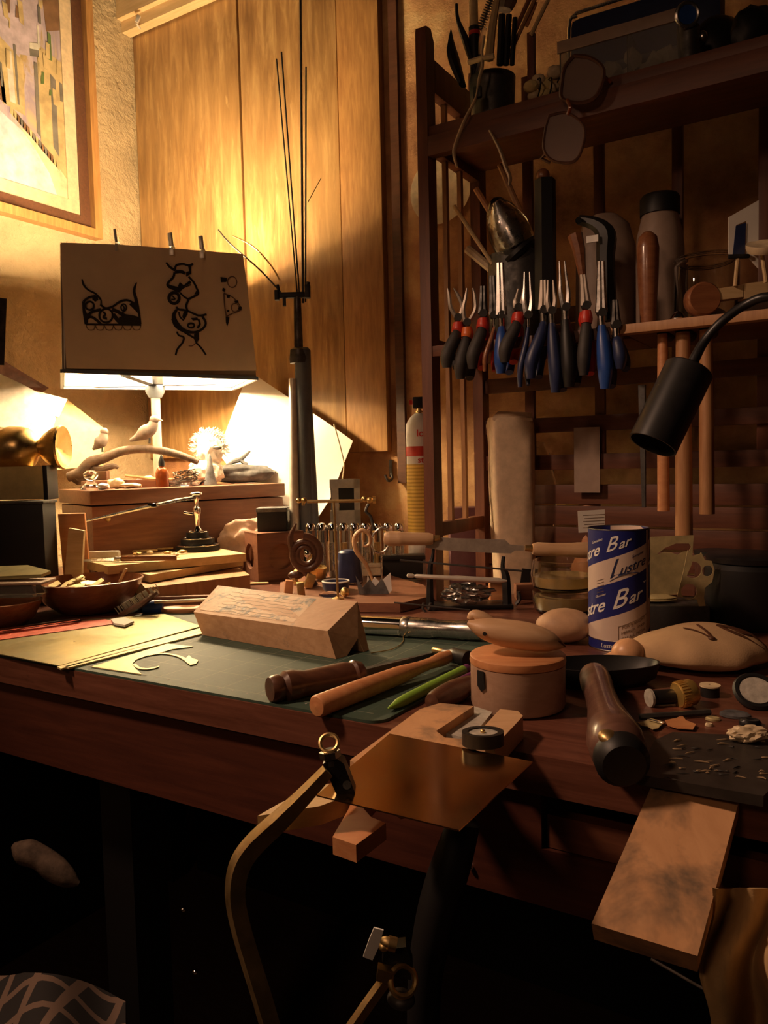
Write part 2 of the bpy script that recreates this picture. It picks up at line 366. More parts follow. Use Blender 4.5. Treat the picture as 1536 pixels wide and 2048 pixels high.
mats=[art]+[mat('paint_'+n,c_,.4,var=.15,vs=30,coat=.6) for n,c_ in (('lilac',(.50,.42,.48)),('green',(.10,.16,.05)),('wall',(.52,.40,.20)),('grey',(.16,.15,.13)),('street',(.62,.60,.66)),('cream',(.75,.66,.42)),('brown',(.20,.11,.06)),('pale',(.60,.58,.50)))]
g=G(); g.slab([(X0+.005,ay1,az0),(X0+.005,ay1-W+.17,az0),(X0+.005,ay1-W+.17,az0+H-.17),(X0+.005,ay1,az0+H-.17)],(-.003,0,0))
def shp(mi,pts,dx=0):
    g.mi=mi; g.slab([(X0+.0056+dx,ay1-u,az0+v_) for u,v_ in pts],(-.0004-dx*.0,0,0))
shp(1,[(.06,.33),(.16,.30),(.19,.55),(.14,.72),(.04,.60)])
shp(3,[(0,.05),(.07,.12),(.07,.36),(.0,.34)]); shp(3,[(.11,.17),(.17,.18),(.18,.34),(.11,.30)],.0003)
shp(4,[(.02,.10),(.035,.12),(.035,.30),(.02,.29)],.0006); shp(4,[(.07,.13),(.08,.14),(.08,.31),(.07,.31)],.0006); shp(8,[(.135,.19),(.15,.19),(.155,.31),(.14,.31)],.0006); shp(4,[(.125,.19),(.13,.19),(.135,.33),(.128,.33)],.0008)
shp(4,[(.055,.33),(.09,.32),(.09,.345),(.06,.36)],.0006); shp(8,[(.06,.345),(.09,.338),(.09,.352),(.06,.362)],.0009)
shp(2,[(.17,.40),(.22,.33),(.26,.45),(.24,.60),(.18,.62)],.0003); shp(7,[(.16,.18),(.22,.2),(.24,.28),(.19,.30),(.165,.25)],.0003)
shp(7,[(0,.42),(.04,.40),(.05,.52),(0,.56)],.0003); shp(4,[(.12,.44),(.13,.44),(.13,.62),(.12,.62)],.0008); shp(4,[(.16,.42),(.168,.42),(.17,.60),(.16,.62)],.0008)
shp(5,[(.02,.0),(.5,.0),(.5,.18),(.2,.17),(.12,.13),(.06,.07)],.0003); shp(6,[(0,.0),(.03,.0),(.05,.05),(.09,.10),(.13,.14),(.10,.13),(.05,.10),(0,.05)],.0006)
shp(8,[(.12,.54),(.15,.50),(.16,.56),(.13,.62)],.0003)
random.seed(21)
for i in range(75):
    u=random.uniform(.0,.36); v_=random.uniform(.19+.2*max(0,.12-u),.62); hh=random.uniform(.012,.07); ww=random.uniform(.003,.012); s_=random.uniform(-.4,.4)*ww
    shp(random.choice([1,2,3,3,4,4,6,7,7,8]),[(u,v_),(u+ww,v_+s_),(u+ww+s_,v_+hh),(u+s_*.5,v_+hh*.95)],.0009+.00002*i)
for i in range(16):
    u=.02+.008*i; shp(random.choice([3,4,7]),[(u,.05+u*.75),(u+.012,.058+u*.75),(u+.010,.075+u*.75),(u+.002,.07+u*.75)],.0009)
f.part('artwork',g,mats,world=True,ang=10)
# metal clip at the door top
p=PYp(276,38,PF-.055)
solo('metal_hook','small bright metal clip at the top left corner of the door','hook',p,G(p.y*0+dep(p)/F).box((0,0,0),(7,5,14),(0,25,0),1).cyl((-4,0,-8),(-1,16,-10),2),MT['brightmetal'])
p=PYp(785,935,WY)
h=Th('wall_hook','rusty iron hook screwed to the ochre wall below the plank door','hook',p-Vector((0,.012,0)))
h.part('plate',G(h.k).box((2,4,-2),(7,6,34),bev=1),MT['iron']); h.part('hook_arm',G(h.k).tube([(2,2,-12),(4,-10,-22),(-4,-16,-26),(-10,-16,-14)],2.6,sm=4),MT['iron'])
# white wall plate
p=PYp(884,380,WY-.02)
solo('wall_plate','pale round plate hung on the wall behind the shelf post','plate',p,G(dep(p)/F).lathe([(0,0),(40,0),(66,5),(68,8),(42,4),(0,3)],rot=(90,0,-31.5),n=40),MT['bone'])
# ================= LAMP WITH SKETCH =================
zb=1.343; FL=Vector((-1.348,.385,zb)); FRr=Vector((-1.165,.748,zb)); BR=Vector((-1.367,.893,zb)); BL=Vector((-1.618,.584,zb))
dl=Th('box_shade_lamp','glowing table lamp with a wide box shade standing on the wooden chest','lamp',Z0(318,1.845,1.110))
tl=D(121,487,dep(FL)); tr=D(486,510,dep(FRr)); zt=(tl.z+tr.z)/2
cen=(FL+FRr+BR+BL)/4
def topc(c): q=cen.lerp(c,.95); q.z=zt-.006; return q
tops=[topc(c) for c in (FL,FRr,BR,BL)]; tops[0]=Vector((tl.x,tl.y,tl.z)); tops[1]=Vector((tr.x,tr.y,tr.z))
bots=[FL,FRr,BR,BL]
def wallq(g,a,bq,c,d,inn):
    n=(bq-a).cross(d-a).normalized()
    if n.dot(cen-a)<0: n=-n
    g.slab([a+n*inn,bq+n*inn,c+n*inn,d+n*inn],n*.0025)
go=G(); gi=G()
for i in range(4):
    j=(i+1)%4
    wallq(go,bots[i],bots[j],tops[j],tops[i],0); wallq(gi,bots[i]+Vector((0,0,.004)),bots[j]+Vector((0,0,.004)),tops[j],tops[i],.0028)
sh=dl.part('shade',go,MT['shade_out'],world=True); dl.part('shade_lining',gi,MT['shade_in'],parent=sh,world=True,label='white reflective lining')
gr=G()
for i in range(4):
    a,bq=bots[i],bots[(i+1)%4]; gr.tube([a+(a-cen)*.004,bq+(bq-cen)*.004],.005,n=4)
dl.part('bottom_rim',gr,MT['greyblue'],parent=sh,world=True)
kl=dl.k; pz=dl.L((0,0,0))
bl_=dl.L(Vector((cen.x,cen.y,zb))); hz=dl.L(Z0(318,1.845,zb-.012)).z
dl.part('pole',G().cyl((0,0,.015),(0,0,hz-.01),.0105,n=20),MT['brightmetal'])
dl.part('joint',G().lathe([(0,-.02),(.014,-.018),(.022,-.004),(.022,.008),(.012,.014),(0,.014)],c=(0,0,hz-.002)).box((0,-.09,hz+.012),(.02,.24,.010)).box((0,0,hz+.012),(.28,.02,.010)),MT['greyblue'])
dl.part('base',G().lathe([(0,0),(.03,0),(.03,.008),(.02,.014),(0,.014)]),MT['blackmetal'])
for nm,zz,ee,rr in (('bulb',zt-.052,34,.022),('bulb',zb+.056,72,.026)):
    q=Vector((cen.x,cen.y,zz)) if nm else None
    if zz>zb+.15: q=Vector((cen.x+.03,cen.y+.06,zz))
    dl.part('bulb',G().ball(dl.L(q),rr,sub=3),MT['bulb'],label='lit lamp bulb'); 
    l=lamp('bulb_light',q,1,WARM,rr*1.3); l.data.energy=ee; l.name='lamp_bulb_light'
    dl.part('lamp_holder',G().cyl(dl.L(q-Vector((0,0,rr))),dl.L(q-Vector((0,0,rr+.035))),.013,n=14),MT['black'])
BULBZ=None
# sketch sheet lies on the shade front
fn=(bots[1]-bots[0]).cross(tops[0]-bots[0]).normalized()
if fn.dot(CAM-cen)<0: fn=-fn
A=D(133,737,dep(FL)-.004); Bq=D(512,744,dep(FRr)-.004)
def onf(x,y,off):     # point on the shade's front plane
    r=ray(x,y); t=(bots[0]+fn*off-CAM).dot(fn)/r.dot(fn); return CAM+r*t
sk=Th('sketch_sheet','sheet of pencil ornament drawings clipped to the front of the box lampshade','drawing',onf(318,620,.004))
g=G(); pts=[onf(x,y,.0045) for x,y in ((121,485),(240,489),(360,498),(486,508),(500,620),(513,741),(400,741),(250,738),(133,737),(126,610))]
g.slab(pts,-fn*.0012); sk.part('paper',g,MT['sketchpaper'],world=True)
def Zp(cx,cy): return (120+cx/4.042,500+cy/4.042)
gi=G(); gg=G()
def line(pts,wd,g_=None,sm=4,closed=False):
    g_=g_ or gi; P=[onf(*Zp(*p),.0062) for p in pts]
    if closed: P.append(P[0])
    n=len(P); ws=wd if isinstance(wd,(list,tuple)) else [wd]*n
    kk=dep(P[0])/F/4.042; g_.tube(P,[a*kk*1.3 for a in ws],n=4,fl=.12,up=fn,sm=sm)
def blob(pts,g_=None):
    g_=g_ or gi; g_.slab([onf(*Zp(*p),.0064) for p in pts],-fn*.0008)
def circ(cx,cy,rx,ry,wd,g_=None): line([(cx+rx*math.cos(a*PI/6),cy+ry*math.sin(a*PI/6)) for a in range(13)],wd,g_,2)
# left drawing: reclining band ornament
line([(178,235),(190,280),(225,320),(290,355),(325,400)],[5,9,8,8,7]); line([(620,262),(605,300),(600,340),(612,390),(622,440),(640,520),(652,600)],[4,10,12,14,14,10,7])
line([(325,440),(370,470),(430,455),(480,420),(540,405),(600,430)],9); line([(300,365),(330,400),(330,450)],6); line([(190,415),(230,385),(290,370)],9); line([(190,415),(195,500),(210,600)],12)
line([(210,600),(350,602),(500,603),(655,606)],[8]*4,sm=1); circ(372,530,55,55,8); line([(205,545),(260,500),(330,480)],11); line([(200,560),(250,540),(300,570),(330,600)],12); line([(420,480),(470,500),(520,530),(600,545),(640,560)],16); line([(430,520),(460,560),(500,600)],18)
line([(500,440),(520,470),(505,510)],6); blob([(262,375),(300,368),(308,400),(285,418),(262,400)]); blob([(595,425),(625,430),(640,520),(600,480),(560,440),(575,425)]); circ(240,450,34,34,8); circ(580,575,45,20,8); blob([(480,540),(560,530),(640,560),(655,604),(500,602),(470,570)]); circ(515,465,22,28,6)
line([(350,500),(365,520),(350,545),(380,555)],9); blob([(196,470),(230,540),(222,596),(204,596)])
for i in range(6): line([(210+i*74,606),(225+i*74,640),(250+i*74,648),(275+i*74,640),(284+i*74,606)],4,gg,2)
sk.part('ink_drawing',gi,MT['ink'],world=True,ang=5,label='reclining scrollwork ornament drawing')
gi=G()
# centre drawing
line([(858,100),(885,135),(930,165)],[8,10,12],sm=2); line([(930,160),(940,125),(990,112),(1040,125),(1075,112)],9); line([(930,178),(980,175),(1010,190)],14); blob([(1035,125),(1060,120),(1062,190),(1020,215),(1020,180),(1045,170)])
line([(925,180),(915,220),(870,270),(880,300),(960,330)],9); blob([(860,270),(900,285),(960,300),(965,345),(920,325),(880,305)]); line([(1040,215),(1080,260),(1105,310),(1118,350),(1085,375),(1030,400)],9); line([(970,345),(1000,375),(1040,400)],8); blob([(970,260),(1000,285),(1050,245),(1062,265),(1000,300),(965,340),(955,290)])
line([(970,330),(1000,305),(1060,280)],4); circ(922,388,42,44,13); line([(905,370),(930,395),(900,400)],6); line([(1040,400),(1020,450),(1030,490)],9); blob([(1120,350),(1085,360),(1105,325)])
line([(940,460),(960,480),(1000,485),(1050,500),(1120,530),(1185,520)],9); line([(945,480),(920,530),(940,600),(1000,650),(1080,665),(1150,640),(1178,590),(1150,535)],[10,16,26,18,10,10,10,12]); blob([(1000,500),(1030,480),(1030,520),(1005,565),(988,540)]); blob([(1060,550),(1110,545),(1120,565),(1075,570)])
line([(960,500),(970,540),(1000,570)],7); circ(1060,610,26,18,8); line([(1120,560),(1130,600),(1110,630)],9); line([(1000,660),(1050,690),(1100,720)],9); blob([(1085,680),(1120,660),(1125,720),(1100,760),(1085,720)]); line([(945,660),(960,690),(1000,705),(990,750),(950,800),(935,850)],8); line([(1100,750),(1140,790),(1180,848)],8); line([(1040,775),(1070,775),(1095,755)],4,gg); blob([(900,560),(925,540),(935,590),(915,585)])
sk.part('ink_drawing',gi,MT['ink'],world=True,ang=5,label='tall twisting ornament drawing')
gi=G()
# right drawing
blob([(1298,218),(1350,225),(1345,258),(1302,260)]); circ(1392,258,38,44,4,gg); blob([(1318,305),(1338,315),(1328,340),(1312,325)]); blob([(1345,360),(1375,362),(1372,388),(1350,386)]); blob([(1410,410),(1440,408),(1445,425),(1420,430)]); blob([(1450,455),(1470,460),(1465,490),(1440,475)]); blob([(1350,485),(1370,485),(1366,500),(1352,500)]); blob([(1340,540),(1370,545),(1362,590),(1352,615),(1342,585)])
line([(1325,350),(1400,385),(1460,460),(1450,490),(1400,510),(1360,530),(1340,545)],5,gg); line([(1325,350),(1330,450),(1345,545)],5,gg); circ(1415,465,30,34,4,gg)
sk.part('ink_drawing',gi,MT['ink'],world=True,ang=5,label='partly cut off ornament drawing at the right')
gi=G()
sk.part('pencil_shading',gg,MT['inkgrey'],world=True,ang=5)
for i,(x,y,lab) in enumerate(((233,489,'narrow dark clothes clip, leftmost of three on the sketch sheet'),(343,497,'shiny metal clip in the middle of the sketch sheet top edge'),(404,503,'shiny metal clip nearest the right corner of the sketch sheet'))):
    q=onf(x,y-2,.006); c=Th('metal_clip',lab,'clip',q,group='clips on the lampshade')
    g=G(c.k); wd=5 if i==0 else 9
    m='greypaper' if i==0 else 'brightmetal'
    c.part('clip_jaw',g.box((0,-2,-8),(wd,2.5,16),bev=.6).box((0,12,-4),(wd,2,20),bev=.6).box((0,5,4),(wd,14,2)),MT[m])
    g=G(c.k); g.tube([(0,-1,2),(-1,-3,18),(-2,-2,28)],[wd*.55]*3,n=6,fl=.35,up=(0,1,0)); c.part('clip_handle',g,MT[m])
# ================= CHEST =================
ca=D(182,980,1.60); cb=D(565,965,1.87); czt=1.1075
ca=Vector((ca.x,ca.y,0)); cb=Vector((cb.x,cb.y,0)); dx=(cb-ca).normalized(); dyv=Vector((-dx.y,dx.x,0)); LC=(cb-ca).length; cang=math.atan2(dx.y,dx.x); CW=.215
ch=Th('wooden_chest','reddish brown wooden chest under the box lamp with ornaments on its lid','chest',Vector((ca.x,ca.y,ZT)),rz=cang)
hC=czt-ZT
ch.part('body',G().box((LC/2,CW/2,(hC-.034)/2),(LC,CW,hC-.034),bev=.002),MT['chest'])
ch.part('lid',G().box((LC/2,CW/2-.001,hC-.016),(LC+.008,CW+.008,.030),bev=.003).box((LC*.36,.115,hC+.008),(LC*.62,.05,.018),bev=.002),MT['chest'])
ch.part('knob',G().ball((.03,-.004,hC-.06),.006),MT['brass_dull'])
def CH(u,v,h=0): return Vector((ca.x,ca.y,czt+h))+dx*u+dyv*v      # point on the chest lid
def chx(x,v,h=0):      # lid point seen at pixel column x, v metres back from the front edge
    for _ in range(1):
        lo,hi=-.2,.7
        for __ in range(30):
            m=(lo+hi)/2; q=CH(m,v)-CAM
            if 768+F*q.dot(RT)/q.dot(FW)<x: lo=m
            else: hi=m
    return CH(lo,v,h)
# branch with birds
q=chx(250,.118,.019); kb=dep(q)/F
br=Th('driftwood_branch','arched driftwood branch resting on the chest lid','branch',q)
g=G(br.k); g.tube([(-112,0,6),(-86,0,14),(-66,0,34),(-40,0,42),(0,0,56),(50,0,58),(95,0,50),(130,0,38),(148,0,30)],[10,13,12,10,9,8.5,8,7,6],n=10,sm=4).tube([(-66,2,24),(-48,-2,20),(-20,-6,26),(-10,-6,22)],[9,7,6,3],n=8,sm=3).tube([(-100,0,12),(-92,4,0),(-80,8,4)],[12,12,8],n=8,sm=3)
br.part('branch_wood',g,MT['bark'])
def bird(q,lab,sc,flip,mt):
    b_=Th('bird_figurine',lab,'figurine',q,group='carved birds on the branch'); s=b_.k*sc; f_=flip
    g=G(s); g.tube([(-34*f_,0,-2),(-20*f_,0,4),(-6*f_,0,12),(6*f_,0,20),(11*f_,0,31)],[2.5,7,13,11,7.5],n=12,sm=4).ball((12*f_,0,35),(8.5,8,8))
    b_.part('body',g,MT[mt]); b_.part('beak',G(s).cyl((19*f_,0,35),(28*f_,0,33),2.6,.4,10),MT['bone'])
    b_.part('leg',G(s).cyl((2*f_,3,-8),(2*f_,2,5),1.4,1.2,8),MT['iron']); b_.part('leg',G(s).cyl((2*f_,-3,-8),(2*f_,-2,5),1.4,1.2,8),MT['iron'])
bird(br.M@(Vector((-43,0,62))*br.k),'small dark carved bird perched on the left fork of the branch',.95,.55,'birdgrey')
bird(br.M@(Vector((51,0,78))*br.k),'slender grey carved bird perched on the middle of the branch',1.1,1,'birdgrey')
# fluffy white bird, twig, stone, cone
q=chx(420,.11); fb=Th('feather_bird','fluffy white feathered bird ornament on the chest in the lamp glare','ornament',q)
g=G(fb.k); g.ball((-8,0,26),(34,24,28),nz=.22,sc=3,seed=3,sub=4).ball((2,0,72),(28,20,34),nz=.25,sc=3,seed=5,sub=4)
random.seed(8)
for i in range(150):
    a=random.uniform(-1.9,1.9); r0=random.uniform(16,26); z0=72; sp=random.uniform(-.3,.3); g.tube([(2+r0*math.sin(a),random.uniform(-12,4),z0+r0*1.1*math.cos(a)),(2+(r0+10)*math.sin(a+sp*.5),random.uniform(-12,6),z0+(r0+13)*math.cos(a+sp*.5)),(2+(r0+18)*math.sin(a+sp),0,z0+(r0+19)*math.cos(a+sp))],[1.7,1.1,.2],n=4)
fb.part('plumage',g,MT['feather']); fb.part('beak',G(fb.k).ball((22,-22,72),(9,4,4)),MT['iron'])
q=chx(475,.12); ds=Th('slate_stone','rough dark grey slab of stone at the right end of the chest','stone',q); 
g=G(ds.k); g.ball((8,0,19),(70,22,19),nz=.25,sc=1.6,seed=9,sub=4); ds.part('rock',g,MT['slate'])
q=chx(421,.055); solo('stone_cone','small pointed dark cone standing on the chest before the stone','cone',q,G(dep(q)/F).lathe([(0,0),(13,0),(12,6),(8,26),(3,58),(0,62)],n=16),MT['slate'])
q=chx(478,.13,.036); tw=G(dep(q)/F).tube([(-30,0,2),(-8,0,14),(6,-4,18),(24,0,34)],[2,5,5,2.5],n=8,sm=3).tube([(4,-4,18),(12,-6,10),(20,-6,8)],[4,4,2.5],n=6)
solo('forked_twig','short dark forked twig lying on the grey slab of stone','twig',q,tw,MT['slate'])
# lid clutter
q=chx(183,.03); gl=Th('glass_stopper','round glass stopper lying at the left end of the chest lid','glassware',q); gl.part('stopper_glass',G(gl.k).lathe([(0,0),(20,0),(22,4),(10,14),(8,18),(14,24),(15,32),(8,38),(0,39)]),MT['glass'])
for x,v,w,hh,lab,m,sd in ((206,.02,26,13,'crumpled white paper scrap near the glass stopper','paper',1),(232,.05,34,22,'pale folded shell in the middle of the chest lid','bone',2),(262,.03,44,11,'flat cream shell beside the small capped bottle','bone',4),(293,.11,40,22,'white rounded shell behind the small bottle','feather',6)):
    q=chx(x,v); solo('shell' if m!='paper' else 'paper_scrap',lab,'shell' if m!='paper' else 'paper',q,G(dep(q)/F).ball((0,0,hh*.45),(w/2,w/3,hh/2),nz=.3,sc=1.5,seed=sd),MT[m])
q=chx(206,.115,.018); solo('wooden_block','small dark square block behind the glass stopper','block',q,G(dep(q)/F).box((0,0,9),(24,18,18),bev=1.5),MT['darkwood'])
q=chx(325,.03); bo=Th('small_bottle','tiny amber bottle with pointed cap standing before the lamp pole','bottle',q)
bo.part('bottle_glass',G(bo.k).lathe([(0,0),(12,0),(13,4),(13,28),(10,36),(5,40),(5,44),(0,44)]),MT['amber']); bo.part('cap',G(bo.k).lathe([(0,42),(6,42),(6,50),(2,62),(0,66)]),MT['black']); bo.part('label_disc',G(bo.k).lathe([(0,-13.5),(9,-13.5),(9,-14.2),(0,-14.2)],c=(0,0,18),rot=(90,0,0)).xf(Matrix.Identity(4)),MT['bone'])
q=chx(372,.06); ne=Th('bird_nest','small tangled bird nest on a glass dish on the chest','nest',q+Vector((0,0,.006)))
g=G(ne.k); random.seed(4)
for i in range(60):
    a=random.random()*6.3; r=random.uniform(10,26); z=random.uniform(2,24); g.tube([(r*math.cos(a),r*.8*math.sin(a),z),(r*math.cos(a+.7),r*.8*math.sin(a+.7),z+random.uniform(-4,4)),(r*math.cos(a+1.4),r*.8*math.sin(a+1.4),z+random.uniform(-5,5))],1.2,n=4)
ne.part('twigs',g,MT['bark'],kind='stuff')
q=chx(372,.06); solo('glass_dish','shallow round glass dish holding the bird nest','dish',q,G(dep(q)/F).lathe([(0,0),(30,0),(40,10),(39,11),(29,3),(0,3)],sy=.7),MT['glass'])
q=chx(270,.055,.0); solo('wooden_stick','thin wooden stick lying along the chest lid behind the shells','stick',q+Vector((0,0,.018)),G(dep(q)/F).tube([(-25,20,8),(30,18,0),(70,18,-2)],[3,4,3],n=6),MT['oak'])
# ================= LEFT PAPERS AND BOXES =================
db=Z0(56,1.47,ZT)
bx=Th('black_box','tall black box standing at the far left behind the bowls','box',db)
kk=bx.k; zt_=(bx.L(D(56,1002,1.47)).z)/kk
bx.part('body',G(kk).box((-26,34,zt_/2-2),(128,62,zt_-4),bev=2),MT['black']); bx.part('lid',G(kk).box((-26,34,zt_-3),(134,68,6),bev=1.5),MT['iron'])
q=D(20,1000,1.53); cbx=Th('cream_box','cream cardboard box lying on the black box under the brass vase','box',Vector((q.x,q.y,bx.M.translation.z+zt_*kk+.001)))
cbx.part('carton',G(cbx.k).box((-8,14,33),(168,50,66),bev=2),MT['yellowpaper']); cbx.part('strip',G(cbx.k).box((77,14,33),(9,51,68),bev=1),MT['black'],label='black edge strip')
cz=cbx.M@Vector((0,0,67*cbx.k)); q=D(50,900,1.47+.03); 
bv=Th('brass_vase','polished brass double-bulb vase lying on its side on the cream box','vase',D(20,897,1.56))
bv.part('vase_body',G(bv.k).lathe([(0,-96),(38,-94),(44,-80),(44,-60),(36,-42),(24,-34),(24,-30),(40,-16),(44,2),(43,26),(38,42),(18,56),(16,60),(30,74),(40,90),(44,104),(42,108),(38,106),(0,92)],rot=(0,90,0),n=40),MT['brass'])
q=Z0(140,1.52,ZT); og=solo('orange_board','orange wooden board leaning in shadow between black box and chest','board',q,G(dep(q)/F).box((0,40,72),(54,8,200),(6,0,0),1.5),MT['orangewood'])
q=Z0(150,1.46,ZT); solo('wooden_offcut','small upright yellow wood offcut left of the chest','board',q,G(dep(q)/F).slab([(-18,0,0),(16,0,0),(22,6,86),(-8,6,92)],(0,10,0)).xf(Matrix.Translation((0,0,62))).box((-2,8,30),(30,8,64)),MT['oak'])
def sheetq(name,lab,pts,mt,cat='paper'):
    P=[D(*p) for p in pts]; c=sum(P,Vector())/len(P); n=(P[1]-P[0]).cross(P[2]-P[0]).normalized()
    return solo(name,lab,cat,c,G().slab(P,n*.0015),MT[mt],world=True)
sheetq('paper_sheet','grey white printed sheet leaning at the left edge above the brass vase',[(-30,735,1.62),(45,770,1.66),(100,800,1.72),(55,862,1.66),(-30,850,1.58)],'greypaper')
sheetq('paper_sheet','bright white sheet propped behind the brass vase under the lampshade',[(64,792,1.735),(112,835,1.79),(92,900,1.74),(8,900,1.64),(20,862,1.66)],'paper')
sheetq('paper_sheet','faded printed leaflet tilted behind the white sheet',[(66,780,1.80),(135,798,1.90),(118,835,1.87),(92,826,1.84)],'greypaper')
sheetq('yellow_envelope','large yellow envelope leaning on the wall left of the branch',[(136,800,1.96),(212,860,2.02),(205,930,2.0),(110,940,1.90),(92,868,1.88)],'yellowpaper','envelope')
sheetq('red_folder','dark red folder corner leaning behind the papers',[(8,722,1.80),(98,776,1.9),(60,800,1.88),(-30,770,1.78)],'bench','folder')
sheetq('dark_folder','black upright folder edge at the far left margin of the picture',[(-60,590,1.52),(13,597,1.52),(8,730,1.50),(-60,728,1.50)],'plaid_dark','folder')
# paper sheet behind the stand, catching the lamp light
P0=[D(498,742,2.0),D(585,800,1.95),D(650,842,1.89),D(706,882,1.86)]
def Q(u,v):
    tt=[P0[0],P0[1],P0[2],P0[3]]; bb=[D(436,905,2.04),D(540,1040,1.93),D(620,1060,1.87),D(660,1000,1.84)]
    a=u*3; i=min(int(a),2); fz=a-i; return tt[i].lerp(tt[i+1],fz).lerp(bb[i].lerp(bb[i+1],fz),v)
big=G().grid(Q,18,10,.0012); solo('tracing_paper','large white sheet of tracing paper standing behind the tripod','paper',Q(.5,.5),big,MT['paper'],world=True)
# ================= STAND WITH RODS =================
q=Z0(606,1.76,ZT); st=Th('tripod_stand','tall folded chrome and grey tripod stand behind the balance','stand',q); kk=st.k
def LZ(y): return (st.L(D(606,y,1.76)).z)/kk
st.part('column',G(kk).lathe([(15,0),(16,LZ(960)),(16,LZ(705)),(12,LZ(700)),(0,LZ(700))],c=(12,0,0)),MT['greyblue'])
st.part('leg',G(kk).cyl((-14,-10,0),(-8,-4,LZ(760)),11,8),MT['brightmetal'],label='chrome folded leg'); st.part('leg',G(kk).cyl((30,-8,0),(22,-2,LZ(820)),9,7),MT['greyblue']); st.part('leg',G(kk).cyl((4,22,0),(6,14,LZ(800)),8,7),MT['greyblue'])
st.part('collar',G(kk).lathe([(0,0),(19,0),(20,8),(18,26),(12,30),(0,30)],c=(6,0,LZ(730))),MT['iron'])
st.part('inner_tube',G(kk).lathe([(0,0),(9,0),(7,LZ(600)-LZ(700)),(0,LZ(600)-LZ(700))],c=(5,0,LZ(700))),MT['iron'])
g=G(kk).box((-4,-2,LZ(598)),(62,10,12),bev=3).box((-34,-4,LZ(598)),(9,14,20),bev=2).box((26,-4,LZ(592)),(11,14,26),bev=2).box((-20,-4,LZ(610)),(6,8,18),bev=1).cyl((-30,-6,LZ(590)),(-32,-6,LZ(578)),3).cyl((26,-6,LZ(585)),(28,-6,LZ(574)),3.5)
st.part('clamp',g,MT['black'],label='black spring clamp')
for (x0,y0,x1,y1,d,r,lab) in ((553,118,596,604,1.75,1.5,'leftmost thin leaning rod in the tripod stand'),(563,104,600,606,1.76,1.7,'second thin leaning rod from the left in the tripod stand'),(601,-12,606,606,1.745,2.6,'tallest dark rod rising from the tripod stand out of the picture'),(612,134,611,604,1.765,1.8,'thin brown rod right of the tallest rod in the tripod stand')):
    a=D(x0,y0,d);c=D(x1,y1,d); solo('thin_rod',lab,'rod',c,G(dep(c)/F).cyl((0,0,0),(0,0,1),0) if 0 else G().cyl(a,c,r*d/F,n=8),MT['iron'],world=True,group='rods in the tripod stand')
a=D(642,356,1.76);c=D(615,406,1.752); solo('side_twig','short thin twig branching right from the upright rods','twig',c,G().cyl(a,c,.0011,n=6),MT['oak'],world=True)
for pts,lab,m in ((((437,460),(460,487),(520,540),(562,585)),'dark bent wire rising left of the tripod clamp','iron'),(((466,472),(505,492),(540,528),(560,560)),'bright bent wire reaching the lampshade corner','brass')):
    solo('bent_wire',lab,'wire',D(*pts[-1],1.79),G().tube([D(x,y,1.80+.04*(i==0)) for i,(x,y) in enumerate(pts)],.0018,n=6,sm=4),MT[m],world=True)
solo('hanging_string','pale string hanging in front of the tracing paper beside the tripod','string',D(680,950,1.80),G().tube([D(x,y,1.80) for x,y in ((668,848),(682,900),(688,935),(680,985),(676,1040),(664,1092))],.0016,n=6,sm=5),MT['bone'],world=True)
# small white frame behind
q=Z0(694,1.80,ZT); fr=Th('photo_mount','small off-white cardboard frame standing on the bench under the door','frame',q); kk=fr.k; zz=(fr.L(D(694,958,1.80)).z)/kk
g=G(kk).box((-20,4,zz/2),(14,6,zz)).box((24,4,zz/2),(12,6,zz)).box((0,4,zz-9),(60,6,18)).box((0,4,zz/2-30),(60,6,zz-64)); fr.part('frame_board',g,MT['greypaper']); fr.part('backing',G(kk).box((0,9,zz/2),(58,3,zz-6)),MT['black'])
# ================= AEROSOL =================
q=Z0(845,1.75,ZT); ca_=Th('spray_can','tall white red and yellow spray can with black nozzle behind the shelf post','spray can',q); kk=ca_.k
def z_(th,x,y,d): return th.L(D(x,y,d)).z/th.k
z1=z_(ca_,845,850,1.75); z0_=0; R_=27
ca_.part('can_body',G(kk).lathe([(0,0),(R_-2,0),(R_,3),(R_,z1),(R_-3,z1+6),(R_-10,z1+16),(9,z1+22),(0,z1+22)],n=40),MT['white'])
zy0=z_(ca_,845,1062,1.75); zy1=z_(ca_,845,928,1.75)
sp,nt,bb=nodes('can_yellow'); setp(bb,(.8,.5,.08),.4); wv=nt.nodes.new('ShaderNodeTexWave'); wv.bands_direction='Z'; wv.inputs['Scale'].default_value=40; wv.inputs['Distortion'].default_value=.6
nt.links.new(coords(nt,(1,1,1)),wv.inputs['Vector']); nt.links.new(ramp(nt,wv.outputs['Fac'],[(.2,(.55,.33,.05)),(.6,(.80,.55,.12))]),bb.inputs['Base Color'])
ca_.part('yellow_label',G(kk).lathe([(R_+.3,zy0),(R_+.5,zy0),(R_+.5,zy1),(R_+.3,zy1)],n=40),sp)
for a_,b_ in ((872,864),(928,899)): pass
g=G(kk); g.lathe([(R_+.3,z_(ca_,845,912,1.75)),(R_+.6,z_(ca_,845,912,1.75)),(R_+.6,z_(ca_,845,893,1.75)),(R_+.3,z_(ca_,845,893,1.75))],n=40)
wr=lambda v:(R_*1.03*math.sin(v.x/R_),-R_*1.03*math.cos(v.x/R_)-v.z,v.y)
g.text('lo',19,Matrix.Translation((0,0,z_(ca_,845,868,1.75))),ext=.2,wrap=wr,off=.3).text('st',17,Matrix.Translation((0,0,z_(ca_,845,920,1.75))),ext=.2,wrap=wr,off=.3)
ca_.part('red_lettering',g,MT['red'])
